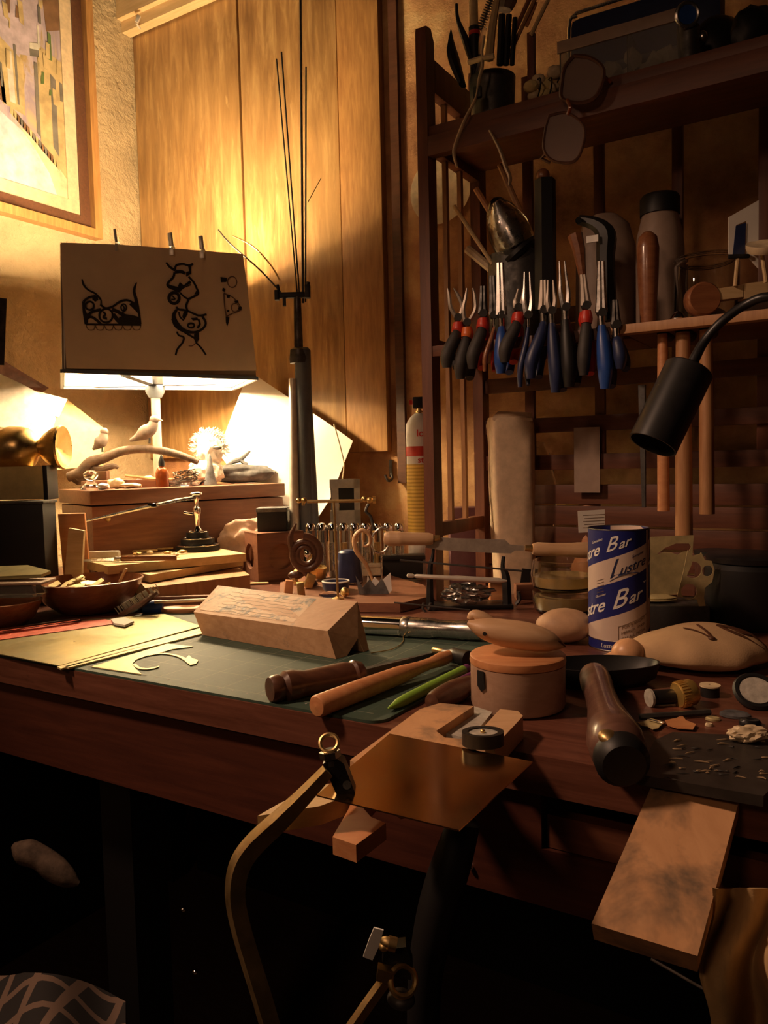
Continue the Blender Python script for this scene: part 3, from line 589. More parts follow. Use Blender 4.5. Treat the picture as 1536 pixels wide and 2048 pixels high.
ca_.part('nozzle',G(kk).cyl((0,0,z1+20),(0,0,z1+32),4.5).cyl((0,0,z1+24),(0,0,z1+27),7),MT['brass_dull']); ca_.part('cap',G(kk).box((-2,0,z1+43),(22,20,22),bev=3),MT['black']); ca_.part('red_tip',G(kk).cyl((-12,0,z1+44),(-19,0,z1+44),5),MT['red'])
# ================= SHELF UNIT =================
SY=.60; SD=.235; PT=.022
xL=PYp(840,50,SY).x; zT=PYp(858,48,SY).z
px0=PYp(843,600,SY).x
su=Th('shelf_unit','tall dark reddish wooden rack with slatted sides standing at the bench back','shelf',(0,SY+.1,ZT),rz=0)
px1=px0+.020; xr=.55
zt1=PYp(873,249,SY).z; zl=PYp(1222,651,SY).z
rl=PYp(905,1062,SY).z
g=G(); 
def vb(x0,x1,y0,y1,z0,z1,bev=0): return G().box(((x0+x1)/2,(y0+y1)/2,(z0+z1)/2),(x1-x0,y1-y0,z1-z0),bev=bev)
def PB(n,x0,x1,y0,y1,z0,z1,m='shelfz',bev=.0012,lab=None): return su.part(n,vb(x0,x1,y0,y1,z0,z1,bev),MT[m],world=True,label=lab)
def post(x0,x1,y0,y1,ztop):
    s=.018; g=G().slab([(x0,y0,ZT+.001),(x0,y1,ZT+.001),(x0,y1,ztop-s),(x0,(y0+y1)/2+.004,ztop),(x0,y0+.002,ztop-.002),(x0,y0,ztop-.01)],(x1-x0,0,0)); su.part('post',g,MT['shelfz'],world=True)
post(px0,px1,SY-.004,SY+.026,zT); post(px0,px1,SY+SD-.03,SY+SD,zT+.01); post(xr-.02,xr,SY,SY+.026,zT); post(xr-.02,xr,SY+SD-.03,SY+SD,zT)
for fz in (rl-.0,zl-.0,zt1-.02): PB('side_rail',px0+.001,px1-.001,SY+.022,SY+SD-.03,fz-.012,fz+.012)
PB('side_rail',px0+.001,px1-.001,SY+.022,SY+SD-.03,zT-.10,zT-.045)
for yy in (.075,.135): PB('side_slat',px0+.006,px0+.014,SY+yy,SY+yy+.010,rl,zT-.06,'dowel',0)
# shelf boards
su.part('shelf_board',vb(px1,xr-.02,SY,SY+SD-.03,zt1-.016,zt1,.001),MT['shelf'],world=True,label='upper shelf board')
su.part('shelf_rail',vb(px1,xr-.02,SY-.004,SY+.014,zt1-.050,zt1-.017,.001),MT['shelf'],world=True)
su.part('shelf_board',vb(PYp(1245,660,SY).x,xr-.02,SY+.020,SY+SD-.03,zl-.014,zl,.001),MT['shelf'],world=True,label='lower shelf board')
su.part('shelf_board',vb(px1,PYp(1245,660,SY).x-.001,SY+.060,SY+SD-.03,zl-.014,zl,.001),MT['shelf'],world=True,label='short rear shelf board behind the pliers')
su.part('pliers_rail',vb(px1,PYp(1236,655,SY).x,SY-.002,SY+.008,zl-.020,zl-.002,.001),MT['shelf'],world=True)
su.part('shelf_rail',vb(PYp(1222,655,SY).x,xr-.02,SY-.004,SY+.018,zl-.015,zl-.001,.001),MT['dowel'],world=True)
for i in range(6):
    x=px0+.10+i*.135; PB('back_slat',x,x+.018,SY+SD-.012,SY+SD,zl-.2,zT-.02)
for i,z in enumerate((rl+.10,rl+.17,rl+.25,rl+.34,zl+.05)): PB('back_rail',px1,xr-.02,SY+SD-.022,SY+SD-.013,z,z+.028,'shelf')
for i in range(5): PB('back_board',px1,xr-.02,SY+SD-.012,SY+SD-.002,ZT+.004+i*.040,ZT+.040+i*.040,'shelf')
su.part('upright_divider',vb(PYp(1060,60,SY+.1).x-.006,PYp(1060,60,SY+.1).x+.006,SY+.10,SY+.112,zt1,zT-.01,.001),MT['shelfz'],world=True)
# ================= TOP SHELF =================
def ts(x,y=None,dy=.05):      # point on the top shelf under pixel column x, dy behind its front edge
    a=PYp(x,200,SY+dy); a.z=zt1+.0005; return a
def pz(th,y,x,Y):
    return (th.L(PYp(x,y,Y)).z)/th.k
def ls(x,dy=.08):
    a=PYp(x,640,SY+dy); a.z=zl+.0005; return a
q=ts(985,dy=.06); cp=Th('tool_cup','dark tin cup crammed with tools on the upper shelf near the left post','cup',q); kk=cp.k
cp.part('cup_wall',G(kk).lathe([(0,0),(42,0),(46,90),(43,90),(40,4),(0,4)]),MT['iron'])
def tool(name,lab,cat,pts,rs,m,d=None,Y=None,n=8,fl=1,sm=4,group=None,extra=None):
    P=[PYp(x,y,Y) if Y is not None else D(x,y,d) for x,y in pts]; kx=dep(P[0])/F
    r=[a*kx for a in rs] if isinstance(rs,(list,tuple)) else rs*kx
    t=Th(name,lab,cat,P[0],group=group); t.part(extra or 'shaft',G().tube(P,r,n=n,fl=fl,sm=sm),MT[m],world=True); return t
GT='tools in the upper shelf cup'
t=tool('scissors','open dark handled scissors standing in the upper shelf cup','scissors',[(962,190),(950,140),(935,90),(916,40),(913,8)],[4,6,8,4,3],'black',Y=SY+.05,group=GT,extra='handle'); t.part('blade',G().tube([PYp(*p,SY+.045) for p in ((965,195),(952,150),(962,110))],.004,n=6),MT['steel'],world=True)
t=tool('tin_snips','wide black tool head standing left of the upper shelf cup','tool',[(925,170),(908,120),(903,85),(902,60)],[14,24,12,2],'black',Y=SY+.035,group=GT,fl=.4,extra='head')
t=tool('marker_pen','thick black marker pen with red band in the upper shelf cup','pen',[(952,160),(948,55)],[11,11],'black',Y=SY+.055,sm=0,n=14,group=GT); t.part('red_band',G().cyl(PYp(949,72,SY+.055),PYp(948.5,64,SY+.055),.0098),MT['red'],world=True,label='red band'); t.part('pale_barrel',G().cyl(PYp(948,55,SY+.055),PYp(946,-20,SY+.055),.0075),MT['oak'],world=True,label='pale wooden barrel')
t=tool('wire_brush','silver spiral bristle brush leaning right in the upper shelf cup','brush',[(963,60),(973,25),(988,-10)],[2,2,2],'steel',Y=SY+.06,group=GT)
g=G()
for i in range(14):
    c=PYp(961+i*1.9,58-i*5.2,SY+.06); g.torus(c,.0065,.0012,rot=(20,35,0),n=14,m=5)
t.part('bristles',g,MT['chrome'],world=True)
tool('wooden_awl','pale wooden awl handle with grey ferrule standing in the upper shelf cup','awl',[(978,120),(984,60),(996,-10)],[9,8,6],'oak',Y=SY+.065,group=GT)
tool('small_brush','pale brush with translucent ferrule beside the marker pen','brush',[(962,110),(966,75),(970,55)],[5,8,4],'clearbox',Y=SY+.05,group=GT)
for i,(pts,r,m,lab) in enumerate(((((1000,130),(1004,30)),7,'black','straight black chisel left of centre in the upper shelf cup'),(((1012,130),(1018,30)),6,'black','black pointed file beside the black chisel'),(((1024,130),(1030,36)),5,'black','short black file right of the pointed file'),(((1006,115),(1064,-14)),4.5,'bowlwood','long thin brown stick leaning far right from the cup'),(((1014,120),(1078,-20)),4,'dowel','longest pale brown stick leaning right from the cup'),(((1052,52),(1071,4)),5,'orangewood','bright orange wooden handle above the cup right side'),(((1062,70),(1096,0)),4,'oak','tan stick at the far right of the cup tools'))):
    tool('tool_stick',lab,'tool',pts,r,m,Y=SY+.06+.006*i,sm=0,group=GT)
# rough brush head blob top
tool('bristle_brush','brown shaggy brush head above the upper shelf cup','brush',[(1008,20),(1012,0),(1016,-20)],[16,22,20],'bark',Y=SY+.10,group=GT)
# plastic forceps and pliers hooked on front edge
t=tool('bent_tweezers','long pale curved plastic tweezers hanging over the upper shelf edge','tweezers',[(968,72),(966,90),(964,105),(965,130),(958,160),(952,195),(932,235),(916,275),(908,305),(914,334)],[3,4,4,5,5,4,5,6,6,4],'bone',Y=SY-.014,fl=.6,extra='arm'); t.part('tip',G().tube([PYp(937,125,SY-.012),PYp(960,118,SY-.014),PYp(988,112,SY-.012)],.0042,n=6),MT['bone'],world=True)
t.part('joint',G().box(PYp(955,185,SY-.012),(.014,.008,.018),bev=.002),MT['black'],world=True)
tool('wooden_spatula','pale flat wooden stick hanging below the upper shelf edge','stick',[(980,262),(1000,300),(1012,335),(1020,355),(1018,372)],[6,8,9,8,4],'bone',Y=SY-.008,fl=.4,extra='blade')
# cork bundle
q=ts(1100,dy=.06); cb_=Th('cork_bundle','string-tied bundle of yellowish corks on the upper shelf','bundle',q); kk=cb_.k
for i,(x,z,r) in enumerate(((-38,46,15),(-22,60,14),(-8,52,17),(10,72,17),(28,78,15),(-30,30,14),(-10,30,14),(8,44,13),(-20,14,14),(2,14,13))): cb_.part('cork',G(kk).ball((x,(i%3)*4-4,z),(r,12,r*.8),nz=.15,sc=2,seed=i),MT['bone' if i%2 else 'yellowpaper'])
g=G(kk); 
for x in (-26,-4,16): g.torus((x,0,40),34,1.6,rot=(90,0,90),sx=1.1,sy=.5)
cb_.part('string',g,MT['black'])
q=ts(1125,dy=.14); gb=Th('garlic_bulb','dry papery bulb bunch hanging above the corks','bulb',q+Vector((0,0,.06))); gb.part('bulb_skin',G(gb.k).ball((0,0,20),(26,20,30),nz=.2,sc=2,seed=8).ball((24,5,30),(20,16,28),nz=.2,sc=2,seed=2),MT['khaki']); gb.part('stem',G(gb.k).tube([(4,0,40),(6,0,66),(16,0,90)],[7,5,3]),MT['bone'])
# clear storage box with chalk pieces and blue case behind
q=PYp(1262,150,SY+.07); q.z=zt1+.0005; sb=Th('storage_box','translucent plastic tray box of chalk pieces on the upper shelf','box',q,rz=rad(2)); 
xa=PYp(1125,190,SY+.03).x-q.x; xb=PYp(1372,100,SY+.03).x-q.x; hb=.075
g=G(); 
for (x0,x1,y0,y1) in ((xa,xb,-.055,-.053),(xa,xb,.045,.047),(xa,xa+.002,-.053,.045),(xb-.002,xb,-.053,.045)): g.box(((x0+x1)/2,(y0+y1)/2,hb/2),(x1-x0,y1-y0,hb))
g.box(((xa+xb)/2,-.004,.0012),(xb-xa,.1,.0024)); sb.part('tray',g,MT['clearbox'])
sb.part('rim',G().box(((xa+xb)/2,-.056,hb-.006),(xb-xa+.006,.004,.018),bev=.001),MT['milk']); sb.part('divider',G().box(((xa+xb)/2+.01,-.004,hb/2),(.002,.096,hb*.9)),MT['clearbox'])
for i in range(11):
    random.seed(i+20); x=xa+.02+(xb-xa-.04)*i/10.; pc=G().box((0,0,0),(.024,.016,.020),rot=(random.uniform(-30,30),random.uniform(-40,40),i*40),bev=.003)
    qq=q+Vector((x,-.03+.02*(i%2),.022+.014*(i%3==0))); solo('chalk_piece','off-white chalk lump inside the translucent tray box','chalk',qq,pc,MT['greypaper'],rz=0,group='chalk pieces in the tray box')
q=PYp(1290,60,SY+.15); q.z=zt1+.0005; bc=Th('blue_case','dark blue case with rounded silver edge behind the storage box','case',q,rz=rad(2))
bc.part('shell',G().box((0,0,.085),(.24,.05,.17),bev=.018),MT['navy']); g=G(); pp=[(-.118,-.027,.0),(-.118,-.027,.15),(-.105,-.027,.168),(-.09,-.027,.173),(.11,-.027,.175)]; g.tube([Vector(a) for a in pp],.0028,sm=4); bc.part('silver_trim',g,MT['steel'])
# torch with blue lens
q=PYp(1378,110,SY+.03); q.z=zt1+.0005; to=Th('lens_torch','steel magnifier torch with bright blue lens on the upper shelf edge','torch',q); kk=to.k; d_=dep(q); zz=pz(to,44,1365,SY+.03)
to.part('body',G(kk).cyl((0,0,0),(-2,0,zz-16),19,22,24),MT['iron']); to.part('lens_ring',G(kk).torus((-14,-27,zz-4),21,4,rot=(98,8,0)),MT['steel']); to.part('lens',G(kk).lathe([(0,-1),(20,-1),(20,1),(0,1)],c=(-14,-27,zz-4),rot=(98,8,0)),MT['blue'],label='blue lens'); to.part('side_button',G(kk).ball((26,-4,zz-34),(9,8,11)),MT['steel'])
q=PYp(1430,60,SY+.10); q.z=zt1+.0005; hp=Th('headphone_case','dark rounded bulky case behind the lens torch','case',q); hp.part('shell',G(hp.k).ball((10,0,62),(58,34,62),nz=.05),MT['black']); hp.part('paper_tag',G(hp.k).box((34,-30,20),(50,3,26),rot=(0,-14,0)),MT['kraft'],label='crumpled brown paper tag')
q=PYp(1500,60,SY+.06); q.z=zt1+.0005; solo('dark_pouch','black soft pouch at the right end of the upper shelf','pouch',q,G(dep(q)/F).ball((10,0,50),(50,24,52),nz=.12,sc=2,seed=3),MT['black'])
# glasses
gl=Th('eyeglasses','brown framed eyeglasses hanging sideways from the upper shelf edge','eyeglasses',PYp(1150,220,SY-.02))
Yg=SY-.025
def lens(pts):
    P=[PYp(x,y,Yg) for x,y in pts]; P.append(P[0]); return cr(P,5)
l1=((1148,112),(1180,116),(1207,140),(1196,188),(1165,206),(1125,198),(1124,165),(1130,135)); l2=((1098,232),(1135,226),(1168,254),(1163,300),(1145,324),(1108,322),(1088,300),(1090,262))
for i,l in enumerate((l1,l2)):
    P=lens(l); gl.part('rim',G().tube(P,.0032 if i==0 else .0022,n=6),MT['darkwood'],world=True); c=P[:-1]; gl.part('lens',G().slab(c,(0,.0015,0)),MT['lensmilk'],world=True)
gl.part('bridge',G().tube([PYp(1134,200,Yg),PYp(1140,215,Yg-.004),PYp(1136,229,Yg)],.003,sm=3),MT['amber'],world=True)
gl.part('temple',G().tube([PYp(1150,114,Yg),PYp(1168,130,Yg+.03),PYp(1180,200,Yg+.008)],.0022,sm=4) if 0 else G().tube([PYp(1205,150,Yg),PYp(1214,158,Yg+.016),PYp(1222,164,Yg+.020)],.0025),MT['amber'],world=True)
gl.part('temple',G().tube([PYp(1092,305,Yg),PYp(1082,316,Yg+.01),PYp(1100,326,Yg+.016)],.0022),MT['darkwood'],world=True)
# ================= LOWER SHELF =================
q=ls(1040,.11); jc=Th('wide_tin','wide dull dark tin holding sticks behind the hanging pliers','tin',q); kk=jc.k; zz=pz(jc,512,1040,SY+.11)
jc.part('tin_wall',G(kk).lathe([(0,0),(60,0),(62,zz),(58,zz),(56,4),(0,4)]),MT['iron'])
t=Th('ladle_jar','glass and chrome jar tipped head down above the wide tin','jar',PYp(1010,450,SY+.07)); kk=t.k
t.part('jar_glass',G(kk).shaft((26,0,-54),(-22,0,54),[(0,0),(34,.0),(42,.12),(42,.45),(30,.75),(14,.95),(0,1)],24),MT['glass']); t.part('chrome_core',G(kk).shaft((22,2,-44),(-14,2,40),[(0,0),(24,.02),(28,.3),(20,.7),(6,1)],20),MT['steel']); t.part('dark_lid',G(kk).shaft((32,0,-62),(22,0,-50),[(36,0),(40,.5),(38,1)],24),MT['black'])
for i,(p0,p1,r,m,lab) in enumerate((((908,412),(985,528),4,'oak','thin pale stick leaning left behind the leftmost pliers'),((952,378),(990,440),6,'orangewood','short brush handle with pale tip above the chrome jar'),((1000,330),(1075,505),6,'dowel','brown stick leaning under the upper shelf'),((935,498),(985,540),9,'bone','flat pale wedge beside the rack side'))):
    tool('stick',lab,'stick',[p0,p1],r,m,Y=SY+.07+.01*i,sm=0)
t=tool('rasp_handle','thick dark vertical rasp with rounded pink wooden top','rasp',[(1092,620),(1090,360)],[22,21],'black',Y=SY+.06,sm=0,n=6,extra='blade'); t.part('tip',G().ball(PYp(1086,352,SY+.06),(.011,.011,.012)),MT['bowlwood'],world=True)
# milky bottles
q=ls(1320,.125); mb=Th('milk_jug','cloudy plastic bottle with black screw cap on the lower shelf','bottle',q); kk=mb.k; Yq=SY+.125; zz=pz(mb,430,1318,Yq); zc=pz(mb,392,1318,Yq)
mb.part('bottle_body',G(kk).lathe([(0,0),(42,0),(46,6),(46,zz*.70),(44,zz*.82),(38,zz*.93),(34,zz),(0,zz)],n=32),MT['milk']); mb.part('cap',G(kk).lathe([(0,zz-1),(38,zz-1),(38,zc-6),(34,zc),(0,zc)],n=32),MT['black'])
q=ls(1212,.14); mb=Th('milk_jug','cloudy plastic jug without lid beside the capped bottle','bottle',q); kk=mb.k; zz=pz(mb,425,1215,Yq)
mb.part('bottle_body',G(kk).lathe([(0,0),(56,0),(60,8),(58,zz*.75),(46,zz*.92),(24,zz),(0,zz)],n=32,sy=.8),MT['milk'])
q=ls(1296,.035); kk=dep(q)/F; solo('wooden_handle','upright dark brown rounded wooden handle before the capped bottle','handle',q,G(kk).lathe([(0,0),(15,0),(16,20),(20,90),(22,150),(18,172),(8,182),(0,184)],n=24),MT['bowlwood'])  # upright wooden tool handle
q=ls(1412,.085); ja=Th('glass_jar','round clear glass jar on the lower shelf right of the bottles','jar',q); kk=ja.k; zz=pz(ja,515,1412,SY+.085); ja.part('jar_glass',G(kk).lathe([(0,0),(56,0),(62,8),(62,zz-16),(56,zz-8),(58,zz),(55,zz),(52,zz-10),(58,zz-18),(58,8),(0,5)],n=36),MT['glass']); ja.part('rim_band',G(kk).torus((0,0,zz-4),59,2.2),MT['glass'])
q=ls(1356,.03); solo('metal_cone','small shiny domed metal bead on the shelf edge','bead',q,G(dep(q)/F).lathe([(0,0),(15,0),(16,5),(11,14),(5,19),(0,20)]),MT['chrome'])
q=ls(1440,.025); sp_=Th('wooden_stand','turned wooden block with round end lying on the lower shelf','stand',q); kk=sp_.k
sp_.part('round_end',G(kk).lathe([(0,-16),(30,-16),(33,-12),(33,12),(30,16),(0,16)],c=(-36,0,33),rot=(90,0,0)),MT['bowlwood']); sp_.part('bar',G(kk).slab([(-36,-14,26),(-36,-14,48),(40,-14,58),(40,-14,34)],(0,28,0)).slab([(42,-14,30),(42,-14,60),(110,-14,66),(110,-14,34)],(0,28,0)),MT['oak'])
for x0,y0,x1,y1,lab in ((1470,572,1475,517,'wooden peg under the blue card'),(1532,565,1524,508,'wooden peg under the round pad')): solo('thin_peg',lab,'peg',PYp(x0,y0,SY+.025),G().cyl(PYp(x0,y0,SY+.022),PYp(x1,y1,SY+.022),.0028,n=8),MT['oak'],world=True)
q=PYp(1478,470,SY+.022); pcd=Th('framed_card','small dark blue card in a white bent frame on a peg','card',q); kk=pcd.k
pcd.part('card',G(kk).slab([(-12,0,-40),(12,0,-40),(14,0,24),(-6,0,18)],(0,2,0)),MT['navy']); pcd.part('white_frame',G(kk).slab([(-20,2,-36),(-12,2,-40),(-5,2,20),(16,2,28),(16,2,-40),(40,2,-66),(40,2,68),(-20,2,36)],(0,2,0)),MT['paper']); pcd.part('black_base',G(kk).box((0,0,-42),(42,8,8),bev=2),MT['black'])
q=PYp(1528,495,SY+.022); solo('round_pad','round cork pad mounted on a peg at the right edge','pad',q,G(dep(q)/F).lathe([(0,-8),(30,-8),(34,0),(34,8),(30,6),(0,4)],rot=(25,-8,0)),MT['bone'])
# ================= PLIERS =================
def pliers(lab,pv,hb_,jt,gc,cc,jaw,gm=None,sc=1.0,hr=12.5,name='pliers'):
    Y=SY-.010; P=PYp(*pv,Y); t=Th(name,lab,'pliers',P,group='pliers hung on the shelf rail'); kk=t.k
    a=t.L(PYp(*hb_,Y)); j=t.L(PYp(*jt,Y)); gx=MT[gc]; 
    for s_,off in ((-1,0),(1,1)):
        bx_=a.x+(.020*off); by=-.008 if off==0 else .040
        m1=Vector((a.x*.30+(.012*off),by*.7,a.z*.35)); m2=Vector((a.x*.95+.020*off,by*1.0,a.z*.72)); e=Vector((bx_,by*.8,a.z*(1-.06*off)))
        p0=Vector((0,by*.25,-.012))
        g=G().tube([p0,m1,m2,e],[hr*.55*kk,hr*.95*kk,hr*1.1*kk,hr*.7*kk],n=12,sm=5); t.part('grip',g,gx if off==0 or not gm else MT[gm])
        if cc: t.part('collar',G().tube([Vector((0,by*.2,.000)),p0,p0.lerp(m1,.35)],[hr*.75*kk,hr*1.0*kk,hr*.85*kk],n=12,sm=3),MT[cc])
        else: t.part('tang',G().tube([Vector((0,by*.1,.006)),p0],[hr*.45*kk,hr*.4*kk],n=8),MT['steel'])
    t.part('pivot',G().cyl((0,-.006,.008),(0,.006,.008),.0065,n=16),MT['iron'])
    top=Vector((j.x,0,j.z)); b_=Vector((0,0,.008)); mj='steel' if jaw in('wide','needle') else ('iron' if jaw=='black' else 'satin'); w_={'curved':4,'wide':8.5,'round':3.2,'needle':3,'thick':8,'black':7,'cutter':7.5}[jaw]*kk
    for s_ in (-1,1):
        if jaw=='curved': pts=[b_+Vector((s_*.002,0,0)),b_.lerp(top,.35)+Vector((s_*.010,0,0)),b_.lerp(top,.7)+Vector((s_*.008-.002,0,0)),top+Vector((s_*.005-.006,0,0))]; rr=[w_*1.2,w_*1.1,w_,w_*.3]
        elif jaw in('round','needle'): pts=[b_+Vector((s_*.003,0,0)),b_.lerp(top,.3)+Vector((s_*.006,0,0)),b_.lerp(top,.6)+Vector((s_*.005,0,0)),top+Vector((s_*.004,0,0))]; rr=[w_*2,w_*1.6,w_,w_*.5]
        else: pts=[b_+Vector((s_*.004,0,0)),b_.lerp(top,.4)+Vector((s_*w_*.45,0,0)),top+Vector((s_*w_*.4,0,0))]; rr=[w_*.9,w_*.75,w_*.5]
        t.part('jaw',G().tube(pts,rr,n=6,sm=3),MT[mj])
    return t
pliers('black gripped pliers with red collars hung nearest the left post',(916,645),(892,738),(908,577),'rubber','red','curved')
pliers('black gripped pliers with orange collars, second from the left post',(934,655),(919,760),(948,574),'rubber','orange','curved')
pliers('black gripped pliers with red collars and dark jaws, third from the left post',(966,637),(943,740),(966,572),'rubber','red','black','red')
pliers('slim pliers with bare brown and red handles behind the others',(988,640),(967,745),(984,552),'bowlwood',None,'black','red',hr=5)
pliers('blue handled pliers with long bright steel nose',(1003,640),(1000,748),(1000,526),'blue',None,'wide','blue')
pliers('black gripped pliers with red collars in the middle of the row',(1036,625),(1006,728),(1042,577),'rubber','red','round','red')
pliers('slender needle nose pliers with navy and silver handles',(1056,640),(1037,776),(1054,544),'navy',None,'needle',hr=6)
pliers('navy handled pliers with thick round jaw',(1087,630),(1057,760),(1087,560),'navy',None,'thick')
pliers('dark blue pliers with long hanging handles and stubby jaws',(1103,632),(1110,786),(1101,560),'navy',None,'round')
pliers('large all-black pliers with long bright narrow jaw',(1131,625),(1137,775),(1123,523),'black',None,'needle',hr=14)
pliers('black gripped pliers with red collar, second from the right end',(1172,622),(1164,752),(1165,550),'rubber','red','cutter','red')
pliers('large blue handled pliers with wide grey jaw',(1203,636),(1209,778),(1202,523),'blue',None,'wide','navy',hr=14)
pliers('navy handled pliers hidden at the right end of the row',(1232,660),(1239,738),(1230,600),'navy',None,'black',hr=12)
# black ratchet tool standing above pliers
t=tool('black_caulk_clamp','large black hooked clamp with chrome bolt above the right pliers','clamp',[(1224,640),(1217,600),(1211,520),(1212,470),(1190,448),(1158,440)],[15,16,18,20,14,10],'black',Y=SY+.018,n=8,extra='body')
t.part('bolt',G().cyl(PYp(1157,441,SY+.0),PYp(1157,441,SY+.02),.005),MT['chrome'],world=True); t.part('pale_insert',G().tube([PYp(1150,470,SY+.03),PYp(1158,500,SY+.03),PYp(1166,560,SY+.03)],[.012,.010,.005]),MT['bowlwood'],world=True); t.part('white_mark',G().box(PYp(1185,478,SY-.002),(.018,.003,.010)),MT['white'],world=True)
# ================= HANGING HAMMERS =================
GH='handles hanging below the lower shelf'
def hang(name,lab,x,y0,y1,r,m,Y,cat='hammer',head=True,fl=1):
    t=tool(name,lab,cat,[(x,y0),(x+1,(y0+y1)/2),(x+2,y1)],[r*.8,r*.95,r],m,Y=Y,n=12,sm=0,group=GH,extra='handle')
    kx=dep(PYp(x,y0,Y))/F; t.part('head',G().cyl(PYp(x,y0,Y)+Vector((-.0,-.0,.002)),PYp(x,y0,Y)+Vector((.0,.05,.002)),r*kx*.9,n=14),MT['blackmetal'],world=True)
    return t
hang('hammer','thin orange-brown hammer handle hanging leftmost under the lower shelf',1325,668,1022,12,'orangewood',SY+.03)
hang('hammer','long pale hammer handle hanging down to the brass offcuts',1366,665,1085,17,'dowel',SY+.03)
hang('hammer','pale hammer handle with a notch hanging at the right under the lower shelf',1412,660,1028,15,'dowel',SY+.03)
tool('steel_file','dark narrow file hanging under the lower shelf left of the hammers','file',[(1284,770),(1288,1015)],[9,5],'iron',Y=SY+.03,sm=0,n=4,group=GH,extra='blade')
# ================= UNDER THE SHELF =================
def tb(x,d,h=0): return Z0(x,d,ZT+h)
q=tb(1024,1.50); pb=Th('paper_roll','tall package wrapped in kraft paper standing under the shelf','package',q); kk=pb.k; zz=z_(pb,1024,836,1.50)
def prf(u,v):
    a=u*2*PI; z=v*zz; r=46*(1+.07*noise.noise(Vector((math.cos(a)*2,math.sin(a)*2,z*.012)))) ; r*=1 if v<.96 else .9
    w_=abs(math.cos(a))**.6*(1 if math.cos(a)>0 else -1); h_=abs(math.sin(a))**.6*(1 if math.sin(a)>0 else -1)
    return (w_*r*(.86+.14*v)+6*(1-v),h_*r*.8,z)
g=G(kk).grid(prf,40,24); top=[prf(i/40,1) for i in range(40)]; g.slab([Vector(p) for p in top],(0,0,-2)); pb.part('wrapping',g,MT['kraft'],ang=60)
pb.part('folded_top',G(kk).slab([(-38,-30,zz),(38,-36,zz-4),(44,10,zz+10),(-20,20,zz+14)],(0,0,-6)),MT['kraft']); pb.part('string_tag',G(kk).box((20,-40,30),(18,3,40),rot=(0,8,0)),MT['black'])
q=tb(1084,1.56); solo('plastic_bag','crinkled clear plastic bag behind the paper package','bag',q,G(dep(q)/F).ball((0,0,170),(30,18,120),nz=.2,sc=2.2,seed=12),MT['clearbox'])
# doll head with tag
q=tb(1180,1.50); kk=dep(q)/F; wd=Th('wooden_figure','dark orange pear-shaped wooden figure with a white tag','figure',q); zz=z_(wd,1180,975,1.5)
wd.part('body',G(kk).lathe([(0,0),(34,0),(40,14),(38,50),(30,80),(20,zz-16),(10,zz-3),(0,zz)],n=24),MT['orangewood']); wd.part('eye',G(kk).ball((-4,-19,zz-26),3.5),MT['black'])
zt2=z_(wd,1180,1038,1.5); wd.part('tag',G(kk).box((-2,-42,zt2),(62,2,42),rot=(0,-2,0)),MT['paper'],label='white cardboard tag with notched sides'); 
g=G(kk)
for i in range(5): g.box((-2,-43.3,zt2+12-i*6),(44-6*(i%2),.4,1),rot=(0,-2,0))
wd.part('tag_print',g,MT['inkgrey'])
for i,(x0,x1,yt,m,lab) in enumerate(((1052,1110,800,'bowlwood','dark brown book end against the rack back'),)): pass
for x,w_,h_,m,lab in ((930,60,150,'plum','plum coloured book standing behind the slatted side'),(972,24,120,'bowlwood','narrow brown book beside the plum book')):
    q=tb(x,1.63); solo('book',lab,'book',q,G(dep(q)/F).box((0,0,h_/2),(w_,50,h_),bev=2).box((0,2,h_/2),(w_-6,52,h_-8)),MT[m])
q=PYp(1174,920,SY+SD-.03); solo('pink_card','pinkish card tucked behind the rack rails','card',q,G(dep(q)/F).box((0,0,0),(52,3,130)),MT['milk'],rz=0)
# ================= BENCH LEFT =================
# stacked boards
def slabq(name,lab,cat,pix,h,th,m,group=None,**kw):
    P=[T(x,y,h) for x,y in pix]; c=sum(P,Vector())/len(P); return solo(name,lab,cat,c,G().slab(P,(0,0,-th)),MT[m],world=True,group=group,**kw)
slabq('wooden_board','thick pale wooden board lying on top of the stack before the chest','board',[(216,1132),(160,1119),(230,1108),(440,1097),(492,1107)],.070,.016,'oak')
slabq('wooden_board','short pale board, middle of the stack before the chest','board',[(300,1150),(250,1140),(440,1112),(486,1118)],.052,.014,'oak')
slabq('cardboard_box','flat brown cardboard box at the bottom of the board stack','box',[(290,1176),(270,1150),(470,1130),(500,1150)],.036,.034,'dowel')
q=T(250,1113,.070)
cr_=solo('pen_case','small pale oblong case at the left end of the board stack','case',T(208,1118,.0705),G(dep(q)/F).box((0,0,8),(62,16,16),bev=4),MT['greypaper'])
kn=Th('folding_knife','slim knife with red brown handle lying on the board stack','knife',T(270,1119,.075)); kq=kn.k
kn.part('handle',G(kq).box((28,0,2),(112,10,11),rot=(0,0,-3),bev=3),MT['bowlwood']); kn.part('blade',G(kq).slab([(-132,0,0),(-30,-6,-1),(-30,6,5),(-80,3,4)],(0,0,-2)),MT['steel']); kn.part('bolster',G(kq).box((-34,0,2),(14,11,9),bev=2),MT['steel'])
for i,(x,y,lab) in enumerate(((268,1106,'thin brass rod on the board stack behind the knife'),(300,1102,'second thin brass rod on the board stack'))): solo('brass_rod',lab,'rod',T(x,y,.0725),G(kq).cyl((-70+i*20,0,2),(50,6,5),2.4,n=8),MT['brass_dull'])
for i,(x,y,w_) in enumerate(((275,1110,14),(300,1107,10),(335,1108,12),(352,1112,10),(365,1106,14))):
    solo('metal_scrap','small bright metal scrap on the board stack behind the knife','scrap',T(x,y,.0725),G(kq).ball((0,0,3),(w_*.7,5,3.6),nz=.4,sc=2,seed=i),MT['bone' if i%2 else 'brass_dull'],group='metal scraps on the board stack')
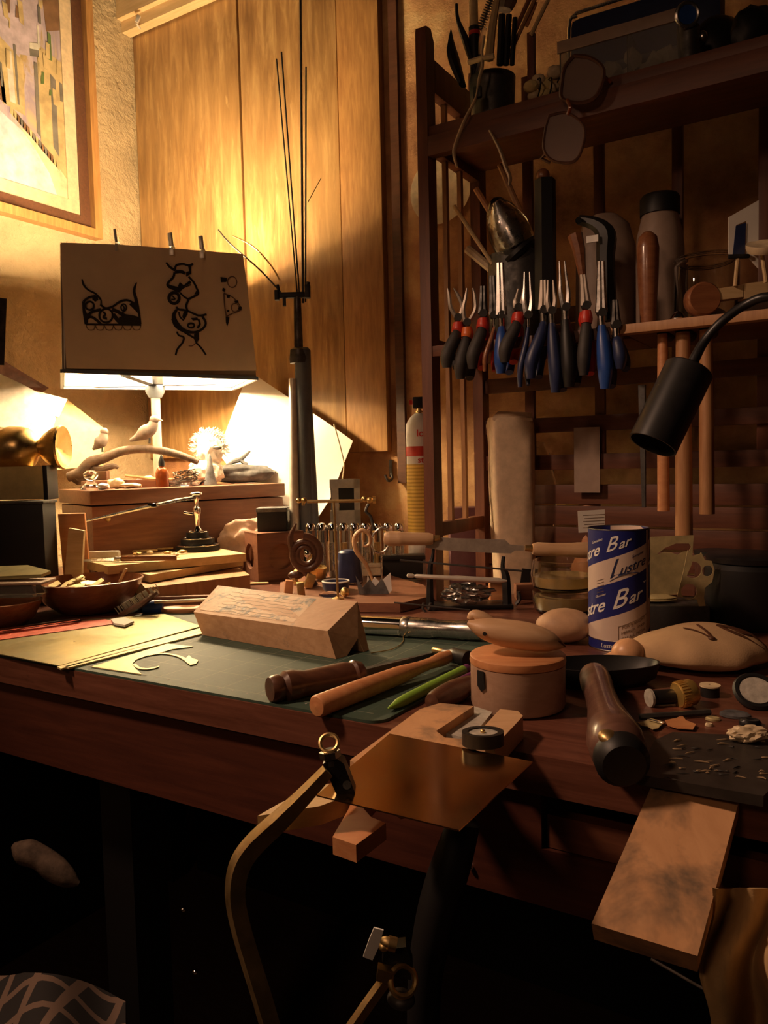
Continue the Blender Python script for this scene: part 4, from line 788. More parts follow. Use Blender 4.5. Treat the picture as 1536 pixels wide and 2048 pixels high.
# soldering third hand (stepped black base)
q=T(396,1100,.0705); hb_=Th('soldering_stand','black three-step base stand with silver clamp arm on the board stack','stand',q); kk=hb_.k
for i,(r,z) in enumerate(((43,0),(33,13),(22,26))):
    hb_.part('base_step',G(kk).lathe([(0,z),(r,z),(r,z+9),(r-1,z+11),(0,z+11)]),MT['black'])
    hb_.part('step_rim',G(kk).torus((0,0,z+11),r-2,1.6),MT['chrome'],label='bright metal rim')
hb_.part('column',G(kk).lathe([(0,37),(9,37),(9,42),(5,48),(7,70),(9,74),(9,84),(4,88),(5,100),(8,104),(8,110),(0,113)]),MT['chrome'])
hb_.part('clamp_arm',G(kk).tube([(8,0,106),(-30,-22,102),(-70,-50,94)],[4,3.6,3],n=8).tube([(-64,-46,95),(-74,-52,93),(-172,-130,72)],[4,3.5,2],n=6),MT['steel']); hb_.part('joint_knob',G(kk).box((-72,-51,94),(18,10,10),bev=2).ball((0,0,112),(13,9,5)),MT['chrome']); hb_.part('side_screw',G(kk).cyl((-6,-4,72),(-24,-6,76),3),MT['chrome'])
# bowls
def bowl(lab,x,y,rx,hrim,kbase=None,m='bowlwood'):
    q=T(x,y); t=Th('wooden_bowl',lab,'bowl',q,group='turned wooden bowls'); kk=t.k; r=rx; h=hrim
    t.part('bowl_body',G(kk).lathe([(0,0),(r*.45,0),(r*.55,3),(r*.80,h*.38),(r*.96,h*.85),(r,h),(r-4,h+1),(r-8,h*.86),(r*.74,h*.4),(r*.5,8),(0,6)],n=48),MT[m]); return t
b1=bowl('large reddish turned wooden bowl filled with yellowish scraps','' and 0 or 180,1222,106,64)
kk=b1.k
random.seed(2)
for i in range(14):
    a=random.uniform(0,6.28); r=random.uniform(10,72); z=52+random.uniform(-4,6); g=G(kk).slab([(-18,-5,0),(12,-7,2),(22,2,5),(4,8,3),(-14,6,0)],(0,0,-2.5))
    ro=Euler((random.uniform(-.5,.5),random.uniform(-.5,.5),random.uniform(0,6))).to_matrix().to_4x4(); g.xf(ro)
    lc=b1.M@(Vector((r*math.cos(a),r*math.sin(a),z))*kk); solo('brass_offcut','curled yellowish brass offcut in the large wooden bowl','offcut',lc,g,MT['brass_scrap'],group='offcuts in the large wooden bowl')
solo('wood_peg','small wooden stick poking out of the large bowl','stick',b1.M@(Vector((62,0,58))*kk),G(kk).cyl((0,0,0),(14,0,26),3,n=8),MT['oak'])
b2=bowl('smaller dark wooden bowl at the left edge of the picture',10,1252,72,50)
# things above bowl 2
q=T(10,1200,.0); 
pk=Th('plastic_case','clear plastic case resting on the small left bowl','case',b2.M@(Vector((-6,22,54))*b2.k)); pk.part('case_shell',G(pk.k).box((0,0,16),(150,60,26),bev=4),MT['clearbox']); pk.part('case_lid',G(pk.k).box((6,0,31),(166,66,5),bev=2),MT['milk']); 
q=pk.M@(Vector((0,20,35))*pk.k); solo('notebook','pale green thin notebook on top of the clear plastic case','notebook',q,G(pk.k).slab([(-110,-30,6),(74,-22,10),(84,0,14),(20,40,22),(-110,40,20)],(0,0,-6)),MT['brass_green'])
# nail brush, blue cap
q=T(262,1236,.0); nb=Th('hand_brush','dark scrubbing brush with pale bristles leaning on the bowl','brush',q); kk=nb.k
nb.part('back',G(kk).tube([(-20,0,6),(20,6,26),(52,12,50)],[15,16,13],n=8,fl=.45,up=(0,0,1)),MT['darkwood']); g=G(kk); random.seed(1)
for i in range(60):
    u=random.random(); vv=random.uniform(-10,10); p=Vector((-22+78*u,vv+10*u,10+44*u)); g.tube([p,p+Vector((-5+random.uniform(-1,1),-7,13))],.9,n=3)
nb.part('bristles',g,MT['greystone'],kind='stuff')
q=T(306,1228); bl2=Th('blue_lighter','glossy dark blue plastic lighter lying behind the brass sheet','lighter',q); bl2.part('shell',G(bl2.k).lathe([(0,-20),(12,-20),(14,-16),(14,18),(9,21),(0,21)],c=(0,0,14),rot=(0,90,15)),MT['blue']); bl2.part('black_grip',G(bl2.k).cyl((-22,0,12),(-70,8,10),10,8),MT['black'])
# spoons/shuttle
sl=solo('wooden_shuttle','flat reddish oval wooden dish between brush and wood block','dish',T(370,1226),G(dep(T(370,1226))/F).lathe([(0,0),(44,0),(52,8),(50,12),(42,9),(0,9)],sy=.45),MT['orangewood'])
solo('red_wood_tray','narrow reddish wooden tray behind the oval dish','tray',T(375,1212),G(dep(T(375,1212))/F).box((0,10,9),(126,34,18),bev=3).box((0,-6,19),(128,5,5),bev=1),MT['chest'])
solo('white_rod','thin pale rod lying across the reddish tray','rod',T(372,1206,.019),G(dep(T(372,1206))/F).cyl((-58,0,3),(60,4,5),3,n=8),MT['bone'])
# ================= MAT =================
cm=Th('cutting_mat','dark green cutting mat with pale grid lines on the bench front','cutting mat',Vector((-.392,.002,ZT)),rz=0)
mt,nt,bb=nodes('mat_green'); setp(bb,(.03,.06,.04),.62,spec=.3)
tc=nt.nodes.new('ShaderNodeTexCoord'); sx=nt.nodes.new('ShaderNodeSeparateXYZ'); nt.links.new(tc.outputs['Object'],sx.inputs[0])
def gl_(ax,per,wd,off=0):
    a=math_(nt,'ADD',sx.outputs[ax],10+off); a=math_(nt,'MODULO',a,per); return math_(nt,'LESS_THAN',a,wd)
big_=math_(nt,'MAXIMUM',gl_(0,.05,.0006,.02),gl_(1,.05,.0006,-.02)); small=math_(nt,'MAXIMUM',gl_(0,.01,.0003,0),gl_(1,.01,.0003,0))
inn=math_(nt,'MULTIPLY',math_(nt,'LESS_THAN',sx.outputs[0],-.02),math_(nt,'MULTIPLY',math_(nt,'GREATER_THAN',sx.outputs[1],.02),math_(nt,'LESS_THAN',sx.outputs[1],.355)))
fac=math_(nt,'MULTIPLY',inn,math_(nt,'MAXIMUM',math_(nt,'MULTIPLY',big_,.75),math_(nt,'MULTIPLY',small,.16)))
nz=noi(nt,coords(nt,(1,1,1)),12,4,.6); base=ramp(nt,nz,[(.3,(.036,.064,.046)),(.7,(.056,.092,.068))])
nt.links.new(mixc(nt,fac,base,(.36,.36,.26)),bb.inputs['Base Color'])
g=G(); L_=.655; dpt=.372; r=.018
def rc(cx,cy,a0): return [(cx+r*math.cos(rad(a0+i*15)),cy+r*math.sin(rad(a0+i*15))) for i in range(7)]
out=rc(-r,r,-90)+rc(-r,dpt-r,0)+rc(-L_+r,dpt-r,90)+rc(-L_+r,r,180)
g.slab([(x,y,.003) for x,y in out],(0,0,-.0028)); cm.part('mat_sheet',g,mt)
g=G()
for i in range(1,60):
    X=-.02-.01*i
    if i%2==0 and X>-.62: g.text(str(i//2),.0052,Matrix.Translation((X,.0155,.0031)),ext=.00003)
cm.part('scale_numbers',g,MT['greystone'])
# brass sheets on mat
slabq('brass_plate','large scratched greenish brass sheet lying on the left of the cutting mat','sheet',[(118,1331),(-40,1300),(-40,1278),(180,1238),(330,1228),(402,1252)],.0062,.0012,'brass_green')
slabq('red_film','translucent red plastic strip sticking out behind the brass sheet','strip',[(-40,1285),(-40,1262),(210,1238),(238,1246)],.0068+.0006,.0006,'redfilm')
slabq('paper_scrap','small crumpled white paper at the end of the red strip','paper',[(228,1246),(222,1238),(250,1234),(268,1242),(250,1250)],.011,.003,'paper')
for pts,lab in (([(114,1333),(404,1255),(404,1261),(122,1337)],'narrow brass strip along the right edge of the brass sheet'),([(128,1333),(402,1262),(404,1267),(138,1335)],'second narrow brass strip beside the first')): slabq('brass_strip',lab,'strip',pts,.0056,.0022,'brass_scrap',group='brass strips on the mat')
solo('black_rod','black rod with a bright highlight lying behind the red strip','rod',T(60,1258,.006),G().cyl(T(-50,1272,.006),T(160,1242,.006),.0055,n=12),MT['black'],world=True)
solo('rod_highlight','thin bright strip standing in for the highlight on the black rod','glint',T(60,1255,.012),G().slab([T(-50,1264,.013),T(160,1236,.013),T(160,1239,.013),T(-50,1269,.013)],(0,0,-.0008)),MT['chrome'],world=True)  # added strip, draws the highlight along the black rod
# sawn brass scrap with hooks
pts=[(183,1330),(335,1286),(380,1291),(372,1294),(340,1296),(322,1301),(318,1307),(345,1309),(368,1318),(381,1327),(396,1321),(390,1315),(378,1313),(372,1312),(350,1303),(330,1303),(300,1310),(280,1314),(270,1320),(275,1326),(290,1331),(314,1331),(319,1333),(311,1338),(290,1339),(272,1336),(266,1329),(281,1347)]
P=[(183,1333),(335,1287),(385,1292),(350,1296),(322,1303),(318,1309),(336,1310),(358,1314),(372,1320),(379,1328),(396,1322),(397,1317),(383,1313),(378,1312),(360,1311),(345,1314)]
slabq('brass_scrap','sawn pale brass offcut with two curved horns on the mat','offcut',[(183,1333),(335,1287),(386,1293),(345,1298),(318,1306),(300,1309),(286,1314),(272,1319),(264,1328),(272,1338),(283,1348)],.0046,.0012,'brass_scrap')
g=G()
for arc,wds in (([(296,1311),(325,1307),(355,1312),(372,1320),(380,1327)],[.0032,.003,.003,.004,.004]),([(268,1328),(278,1336),(295,1338),(312,1335),(318,1332)],[.003,.003,.0035,.003,.001])):
    g.tube([T(x,y,.0042) for x,y in arc],wds,n=4,fl=.2,up=(0,0,1),sm=4)
g.slab([T(x,y,.0048) for x,y in ((372,1316),(378,1310),(384,1316),(397,1320),(392,1327),(380,1330))],(0,0,-.0012))
solo('brass_horn','pair of thin curved brass horns cut from the sheet offcut','offcut',T(320,1325,.004),g,MT['brass_scrap'],world=True)
# loop of wire
solo('wire_loop','thin curl of brass wire on the right back of the mat','wire',T(790,1285,.004),G().tube([T(x,y,.0042) for x,y in ((742,1306),(785,1298),(806,1283),(803,1270),(788,1265),(772,1263))],.0007,n=6,sm=6),MT['brass'],world=True)
# wood block
A0=T(405,1270,.0034);B0=T(672,1318,.0034);C0=T(738,1300,.0034); dB=dep(B0); dC=dep(C0)
sec=[B0,D(655,1262,dB+.004),D(715,1203,dC+.005),C0,T(728,1304,.0034),D(716,1276,dC-.012),D(694,1311,dB+.018)]
sec[6]=T(694,1312,.0034)
vecA=A0-B0; A1=D(387,1224,dep(A0)+.004)-sec[1]
wbk=Th('wood_block','pale pine V-block with grey pencil rubbings and a notched end on the mat','block',(A0+B0)/2)
g=G(); n=len(sec); vs=list(sec)
off=[vecA,D(387,1224,dep(A0)+.004)-sec[1],D(436,1171,dep(A0)+dC-dB+.012)-sec[2],vecA,vecA,vecA,vecA]
vs2=[p+o for p,o in zip(sec,off)]
g.add(vs+vs2,[list(range(n)),[n+i for i in range(n)][::-1]]+[[i,n+i,n+(i+1)%n,(i+1)%n] for i in range(n)])
wbk.part('block_body',g,[MT['pine']],world=True,ang=25)
a_,b__,c_,d_=sec[1],vs2[1],vs2[2],sec[2]
def on(u,v): return (a_.lerp(b__,u)).lerp(d_.lerp(c_,u),v)+Vector((0,0,.0004))
g=G().grid(lambda u,v: on(.25+.72*u,.10+.82*v),14,6); wbk.part('rubbed_face',g,MT['scribbled'],world=True,label='patch of grey graphite rubbing')
g=G(); random.seed(7)
for i in range(7):
    v0=.15+.11*i; P=[on(.30+.05*j+random.uniform(-.01,.01),v0+random.uniform(-.03,.03)) for j in range(12)]; g.tube(P,.0003,n=4,sm=3)
wbk.part('pencil_scribble',g,MT['greystone'],world=True)
# chisel
ch_=Th('turning_chisel','short chisel with dark brown turned handle lying on the mat','chisel',T(630,1378,.004)); 
a=T(545,1378,.0036+.013); c=T(722,1346,.0036+.013); ch_.part('handle',G().shaft(a,c,[(0,-.03),(.0125,-.03),(.014,0),(.0145,.06),(.0125,.1),(.0165,.14),(.0165,.22),(.0135,.35),(.0145,.6),(.0155,.8),(.014,.88),(.016,.91),(.013,1.0),(.007,1.04),(0,1.04)],24),MT['darkwood'],world=True)
ch_.part('blade',G().tube([c,T(800,1326,.014),T(872,1306,.008)],[.0055,.005,.003],n=4),MT['iron'],world=True)
# hammer
hm=Th('small_hammer','small hammer with orange-brown wooden handle lying across the mat','hammer',T(760,1365,.004)); a=T(636,1412,.0036+.010); c=T(905,1310,.0036+.012)
hm.part('handle',G().shaft(a,c,[(0,-.015),(.0095,-.01),(.0112,.0),(.011,.3),(.010,.55),(.007,.72),(.0065,.80),(.0085,.9),(.0065,1),(0,1.0)],20),MT['orangewood'],world=True)
cc=c; ax=(T(852,1300,.016)-T(955,1328,.016)).normalized(); hm.part('head',G().shaft(cc-ax*.028,cc+ax*.016,[(0,0),(.010,0),(.0105,.1),(.009,.4),(.0095,.6),(.006,.75),(.005,1),(0,1)],18),MT['blackmetal'],world=True); hm.part('brass_peen',G().shaft(cc+ax*.014,cc+ax*.036,[(.0042,0),(.0042,.9),(.003,1),(0,1)],16),MT['brass_dull'],world=True,label='bright brass peen')
# green pencil
gp=Th('green_marker','bright green pointed marker lying at the right edge of the mat','marker',T(860,1370,.004)); a=T(776,1417,.0065+.001); c=T(926,1341,.0065+.002); gp.part('barrel',G().shaft(a,c,[(0,0),(.0012,.005),(.005,.12),(.0058,.2),(.0058,1),(0,1)],16),MT['greenpencil'],world=True); gp.part('cap',G().shaft(c,c+(c-a)*.07,[(.0054,0),(.0054,.9),(0,1)],16),MT['purple'],world=True,label='purple end cap')
solo('purple_pen','thin dark purple pen under the green marker','pen',T(915,1366,.004),G().cyl(T(898,1372,.006),T(952,1346,.006),.004,n=12),MT['purple'],world=True)
a=T(868,1402,.012); c=T(955,1362,.012); bh=Th('burnisher','dark glossy bulbous wooden handled burnisher beside the wooden pot','burnisher',T(905,1388,.002)); bh.part('handle',G().shaft(a,c,[(0,-.08),(.008,-.05),(.0105,.05),(.012,.3),(.0125,.5),(.010,.8),(.006,1.0),(0,1.02)],20),MT['darkwood'],world=True)
# ================= POT =================
q=T(1036,1412); po=Th('wooden_pot','round turned wooden pot with a flat lid in the middle of the bench','pot',q); kk=po.k; R_=93
zt3=z_(po,1036,1318,dep(q)-93*kk); hp_=(z_(po,1036,1305,dep(q)))
po.part('pot_body',G(kk).lathe([(0,0),(R_-12,0),(R_-2,5),(R_,12),(R_,hp_-18),(R_-4,hp_-16),(R_-14,hp_-16),(R_-14,10),(0,10)],n=56),MT['potwood']) 
po.part('lid',G(kk).lathe([(0,hp_-16),(R_+1,hp_-16),(R_+2,hp_-12),(R_+1,hp_-2),(R_-3,hp_+1),(0,hp_+2)],n=56),MT['orangewood'])
po.part('slot',G(kk).slab([(-84,-43,hp_-20),(-74,-59,hp_-20),(-72,-61,hp_-52),(-78,-53,hp_-60),(-84,-44,hp_-50)],(-2,-2,0)),MT['black'],label='dark finger slot below the lid')
ZL=hp_+2.5
q2=po.M@(Vector((0,0,ZL))*kk); fc=Th('carved_bird','smooth pale carved wooden bird lying on the wooden pot lid','carving',q2,rz=YAW+rad(-8)); 
g=G(fc.k); pts=cr([(-98,-14,62),(-70,-14,52),(-30,-12,42),(20,-10,34),(62,-8,24),(92,-6,14)],5); rs=crr([6,27,37,38,28,5],5)
g.tube(pts,rs,n=18,fl=.72,up=(0,0,1)); 
g.tube(cr([(-96,-2,66),(-86,2,74),(-66,2,68),(-40,0,56)],4),crr([5,13,15,8],4),n=12,fl=.8)
fc.part('body',g,MT['beech']); fc.part('eye',G(fc.k).cyl((-64,-44,46),(-62,-38,46),4,n=12),MT['black']); fc.part('tail_slot',G(fc.k).tube([(60,-25,34),(82,-20,26),(94,-12,14)],[1,2.6,1],n=5),MT['darkwood'])
# smooth stone behind
q=T(1130,1284); solo('smooth_stone','large smooth tan stone behind the wooden pot','stone',q,G(dep(q)/F).ball((0,0,34),(58,44,34),nz=.05),MT['stone'])
# ================= LUSTRE TUBE =================
q=T(1252,1302); q=q+_F*.03; lt=Th('polish_tube','blue and white spiral-striped cardboard tube of metal polish standing on the bench','tube',q); kk=lt.k; R_=59
Ht=z_(lt,1250,1054,dep(q))
m_,nt,bb=nodes('tube_label'); setp(bb,(.8,.8,.8),.42)
tc=nt.nodes.new('ShaderNodeTexCoord'); sx=nt.nodes.new('ShaderNodeSeparateXYZ'); nt.links.new(tc.outputs['Object'],sx.inputs[0])
th_=math_(nt,'ARCTAN2',sx.outputs[0],math_(nt,'MULTIPLY',sx.outputs[1],-1.0)); SL=.36
u_=math_(nt,'SUBTRACT',sx.outputs[2],math_(nt,'MULTIPLY',th_,SL*R_*kk)); hk=Ht*kk
u_=math_(nt,'DIVIDE',math_(nt,'ADD',u_,.1),hk+.2); 
def uf(y): return ((1302-y)/ (1302-1054)*hk+.1)/(hk+.2)
BL_=(.012,.018,.16); WH=(.62,.50,.42)
col=ramp(nt,u_,[(0,BL_),(uf(1282),WH),(uf(1218),BL_),(uf(1151),WH),(uf(1099),BL_)],'CONSTANT')
low=math_(nt,'LESS_THAN',sx.outputs[2],20*kk); col=mixc(nt,low,col,BL_); nt.links.new(col,bb.inputs['Base Color'])
lt.part('tube_wall',G(kk).lathe([(0,0),(R_,0),(R_,Ht),(R_-3,Ht),(R_-3,Ht-8),(0,Ht-8)],n=64),m_); lt.part('metal_rim',G(kk).torus((0,0,Ht),R_-1,1.6,n=64),MT['iron']); lt.part('base_rim',G(kk).torus((0,0,1.6),R_,1.6,n=64).torus((0,0,21),R_+.1,.8,n=64),MT['steel'])
def wrap(zc,x0=0,rr=.5):
    def f_(v):
        s=v.x+x0; th=s/R_; return ((R_+rr+v.z)*math.sin(th),-(R_+rr+v.z)*math.cos(th),zc+v.y+SL*s)
    return f_
zz=lambda y:(1302-y)/(1302-1054)*Ht
gw=G(kk); gb_=G(kk); gq=G(kk)
I=Matrix.Identity(4)
gw.text('B',50,I,ext=.15,shear=.35,wrap=wrap(zz(1186)-2,-18),off=.2).text('ar',33,I,ext=.15,shear=.35,wrap=wrap(zz(1191)-2,14),off=.3).text('Lustre',36,I,ext=.15,shear=.35,wrap=wrap(zz(1186)-4,-92),off=.4).text('TM',5,I,ext=.15,wrap=wrap(zz(1170)-4,38)).text('Genuine',7,I,ext=.15,shear=.2,wrap=wrap(zz(1168),-54))
lt.part('white_lettering',gw,MT['white']); gw=G(kk)
gw.text('B',38,I,ext=.15,shear=.35,wrap=wrap(zz(1074)+2,-32),off=.2).text('ar',26,I,ext=.15,shear=.35,wrap=wrap(zz(1078)+1,-7),off=.3).text('Lustre',32,I,ext=.15,shear=.35,wrap=wrap(zz(1076)+2,-98),off=.4).text('Genuine',8,I,ext=.15,shear=.2,wrap=wrap(zz(1054),-62))
lt.part('white_lettering',gw,MT['white']); gw=G(kk)
gw.text('Lustre Bar',12,I,ext=.15,shear=.2,wrap=lambda v:((R_+.5+v.z)*math.sin((v.x-28)/R_),-(R_+.5+v.z)*math.cos((v.x-28)/R_),v.y+11))
gb_.text('L',50,I,ext=.15,shear=.35,wrap=wrap(zz(1124),-25),off=-.2).text('ustre',27,I,ext=.15,shear=.35,wrap=wrap(zz(1127)-3,11),off=.1).text('B',48,I,ext=.15,shear=.35,wrap=wrap(zz(1122)-6,66)).text('Genuine',8,I,ext=.15,shear=.2,wrap=wrap(zz(1108)-3,20))
gb_.tube([wrap(zz(1140),x)(Vector((0,y,0))) for x,y in ((-34,-4),(-14,0),(6,-2),(22,-8))],.9,n=5,sm=3)
for i,t_ in enumerate(('FOR A BRIGHT','MIRROR FINISH','ON ALL METAL')): gq.text(t_,7.6,I,ext=.15,wrap=wrap(zz(1243)-i*11-4,13))
for a_,b__ in (((-18,14),(44,14)),((-18,-28),(44,-28)),((-18,-28),(-18,14)),((44,-28),(44,14))):
    gq.tube([wrap(zz(1252)-5,0)(Vector((a_[0]+(b__[0]-a_[0])*t/8,a_[1]+(b__[1]-a_[1])*t/8,0))) for t in range(9)],.45,n=4)
lt.part('small_print',gq,MT['inkgrey'],label='small framed block of print'); gq=G(kk)
for i in range(6): gq.tube([wrap(zz(1142)-i*6+6,0)(Vector((-62+t*4,0,0))) for t in range(5)],.5,n=4)
lt.part('white_lettering',gw,MT['white']); lt.part('dark_lettering',gb_,MT['navy']); lt.part('small_print',gq,MT['inkgrey'])
th0=.80; g=G(kk); g.slab([((R_+.8)*math.sin(th0-.07),-(R_+.8)*math.cos(th0-.07),2),((R_+.8)*math.sin(th0+.07),-(R_+.8)*math.cos(th0+.07),2),((R_+.8)*math.sin(th0+.07),-(R_+.8)*math.cos(th0+.07),Ht-1),((R_+.8)*math.sin(th0-.07),-(R_+.8)*math.cos(th0-.07),Ht-1)],(.3,-.3,0)); lt.part('clear_tape',g,MT['milk'],label='pale strip of tape down the side')
# ladle/egg
q=T(1256,1340); eg=Th('wooden_ladle','round orange wooden ball with thin beak-like handle before the polish tube','ladle',q); eg.part('ball',G(eg.k).ball((0,0,32),(33,31,32),sub=4),MT['egg']); eg.part('handle',G(eg.k).shaft((-22,0,30),(-76,-4,22),[(16,0),(9,.2),(6,.5),(5,.9),(0,1)],16),MT['egg'])
# black curved pan
q=T(1215,1378); bp=Th('black_pan','shallow black curved tray behind the leather-handled tool','tray',q)
g=G(bp.k).lathe([(0,0),(96,0),(120,14),(128,44),(124,44),(112,16),(92,5),(0,5)],n=48,sy=.5,c=(-10,40,0)); bp.part('tray_body',g,MT['black'])
# leather handled mallet
a=T(1188,1352,.020); c=T(1240,1512,.024); lm=Th('leather_handled_tool','stout tool with worn brown leather handle and shiny end at the bench front','tool',T(1215,1440))
lm.part('handle',G().shaft(a,c,[(0,-.04),(.012,-.03),(.0155,.02),(.016,.12),(.0145,.30),(.0155,.5),(.019,.7),(.0225,.85),(.0215,.95),(.012,1.0),(0,1.0)],28),MT['leather'],world=True)
lm.part('metal_spot',G().ball(T(1222,1478,.038),(.010,.009,.006),rot=(0,20,0)),MT['brass_dull'],world=True,label='small bright metal spot'); lm.part('end_cap',G().shaft(c,T(1249,1532,.022),[(.0205,0),(.0205,.6),(.016,1),(0,1)],24),MT['black'],world=True)  # includes a small brass ellipsoid on top of the handle
# ================= BALANCE AREA =================
q=T(740,1206); 
pts=[(560,1190),(600,1194),(700,1206),(800,1207),(862,1192),(848,1170),(780,1150),(640,1144),(560,1165)]
slabq('wooden_tray','flat reddish wooden tray board carrying small ornaments','tray',pts,.016,.015,'chest')
TH=.0165
q=T(676,1199,TH); ba=Th('brass_balance','thin brass balance stand with a horizontal beam and end knobs','balance',q); kk=ba.k; zz1=z_(ba,672,1001,dep(q))
ba.part('post',G(kk).cyl((0,0,0),(-3,0,zz1),2.6,2.2,10),MT['brass_dull']); ba.part('foot',G(kk).lathe([(0,0),(12,0),(12,3),(4,6),(0,6)]),MT['brass_dull'])
ba.part('beam',G(kk).cyl((-56,0,zz1),(54,0,zz1-1),3.4,n=14),MT['brass_dull']); ba.part('knob',G(kk).ball((-62,0,zz1+2),(6,5,6)).ball((-72,0,zz1+2),(6,5,5)).cyl((-64,0,zz1),(-64,0,zz1-8),3),MT['brass'])
ba.part('knob',G(kk).ball((58,0,zz1+2),(6,5,6)).ball((68,0,zz1),(7,6,6)).cyl((74,0,zz1),(80,0,zz1),7),MT['brass']); ba.part('chain',G(kk).tube([(66,0,zz1-8),(60,-2,zz1-22),(70,0,zz1-34),(74,0,zz1-60)],3,n=6,sm=3),MT['iron'])
# dark shell
q=T(614,1172,TH); es=Th('spiral_shell','dark polished spiral shell carving standing left of the balance','shell',q); kk=es.k
g=G(kk); g.tube([(-2+(12+i*.55)*math.cos(i*.33)*.9,0,64+(12+i*.55)*math.sin(i*.33)) for i in range(44)],[4+i*.10 for i in range(44)],n=10); g.tube([(-18,4,126),(-30,2,100),(-26,2,70),(-12,4,40),(6,0,18),(16,0,0)],[2,6,8,8,6,8],n=8,sm=3); es.part('shell_body',g,MT['darkwood']); es.part('bright_centre',G(kk).ball((4,-14,66),(7,5,8)),MT['chrome'])
# pale ear spiral
q=T(738,1178,TH); ea=Th('treble_scroll','pale carved wooden scroll shaped like a curled ear','carving',q); kk=ea.k
ea.part('scroll',G(kk).tube([(8,0,18),(-6,0,52),(-24,0,78),(-26,0,104),(-12,0,118),(2,0,110),(4,0,92),(-8,0,86),(-10,0,98)],[4,7,8,8,7,6,5,4,2],n=10,sm=5,fl=.6),MT['beech']); ea.part('stem',G(kk).cyl((8,0,0),(8,0,20),4),MT['brass_dull'])
q=T(764,1168,TH); solo('wire_hoop','small oval silver wire hoop behind the pale scroll','hoop',q,G(dep(q)/F).torus((0,0,88),26,2.6,rot=(90,20,0),sx=.7).cyl((0,0,0),(0,0,64),2),MT['steel'])
# dark cup
q=T(699,1166,TH); cu_=Th('navy_cup','dark navy tapered cup standing upside down on the tray','cup',q); cu_.part('cup_body',G(cu_.k).lathe([(0,0),(26,0),(27,4),(21,62),(17,66),(0,67)],n=32),MT['navy']); cu_.part('rim',G(cu_.k).torus((0,0,3),26,1.6,n=32),MT['steel'])
q=T(672,1184,TH); sa=Th('dark_saucer','small dark bowl with pale rim before the navy cup','bowl',q); sa.part('saucer',G(sa.k).lathe([(0,0),(20,0),(26,8),(28,22),(25,22),(22,9),(0,4)],n=32),MT['navy']); sa.part('rim',G(sa.k).torus((0,0,22),26.5,1.8,n=32),MT['white'])
q=T(660,1196,TH); solo('glass_lens','small clear glass lens lying before the dark bowl','lens',q,G(dep(q)/F).ball((0,0,7),(22,10,7)),MT['glass'])
q=T(690,1194,TH); solo('brass_bead','little brass bead at the foot of the balance','bead',q,G(dep(q)/F).ball((0,0,10),(9,8,10),nz=.1),MT['brass'])
# paper crown
q=T(752,1188,TH); pc_=Th('folded_paper_crown','small folded crown with dark outside and white points','crown',q); kk=pc_.k
g=G(kk); g.slab([(-34,0,0),(26,0,-2),(20,0,14),(12,0,32),(0,0,14),(-12,0,30),(-26,0,14),(-40,0,38)],(0,2,0)); pc_.part('dark_front',g,MT['slate']); g=G(kk); g.slab([(-16,3,40),(-18,3,22),(-8,3,8),(8,3,24),(-2,3,34),(-10,3,22)],(0,2,0)).slab([(12,2,26),(30,2,42),(32,2,6),(24,2,-2),(18,2,2)],(0,2,0)); pc_.part('white_points',g,MT['white'])
# brass cubes
for x,y,w_,m,lab,ro in ((578,1188,20,'orangewood','small square wooden block standing left on the tray',8),(602,1192,18,'brass_dull','narrow brass block beside the wooden block',-5),(620,1176,22,'brass_dull','tilted brass hexagon block behind the narrow one',20)):
    q=T(x,y,TH); solo('small_block',lab,'block',q,G(dep(q)/F).box((0,0,14),(w_*.8,18,28),rot=(0,ro,10),bev=2),MT[m],group=None)
q=T(604,1168,TH); rg=Th('brass_ring','ornate brass ring box lying behind the little blocks','ring',q); rg.part('band',G(rg.k).torus((0,0,14),15,6,rot=(75,20,0)),MT['brass']); rg.part('dark_insert',G(rg.k).ball((-12,0,18),(16,9,9)),MT['darkwood'])
q=T(633,1160,TH); solo('brass_nut','knurled brass nut with bright facets on the tray','nut',q,G(dep(q)/F).lathe([(8,0),(17,0),(17,22),(8,22),(8,0)],n=8,c=(0,0,8),rot=(10,15,0)),MT['brass'])
q=T(652,1140,TH); solo('pink_stone','rough pinkish stone behind the dark bowl','stone',q,G(dep(q)/F).ball((0,0,26),(26,18,28),nz=.2,sc=1.6,seed=14),MT['stone'])
q=T(694,1120,TH); bcx=Th('grey_tin','low grey tin box with brass handle behind the navy cup','tin',q); bcx.part('tin_body',G(bcx.k).box((-6,20,38),(96,40,46),bev=3),MT['slate']); bcx.part('brass_handle',G(bcx.k).cyl((-10,-4,74),(20,-4,56),9,9,14),MT['brass'])
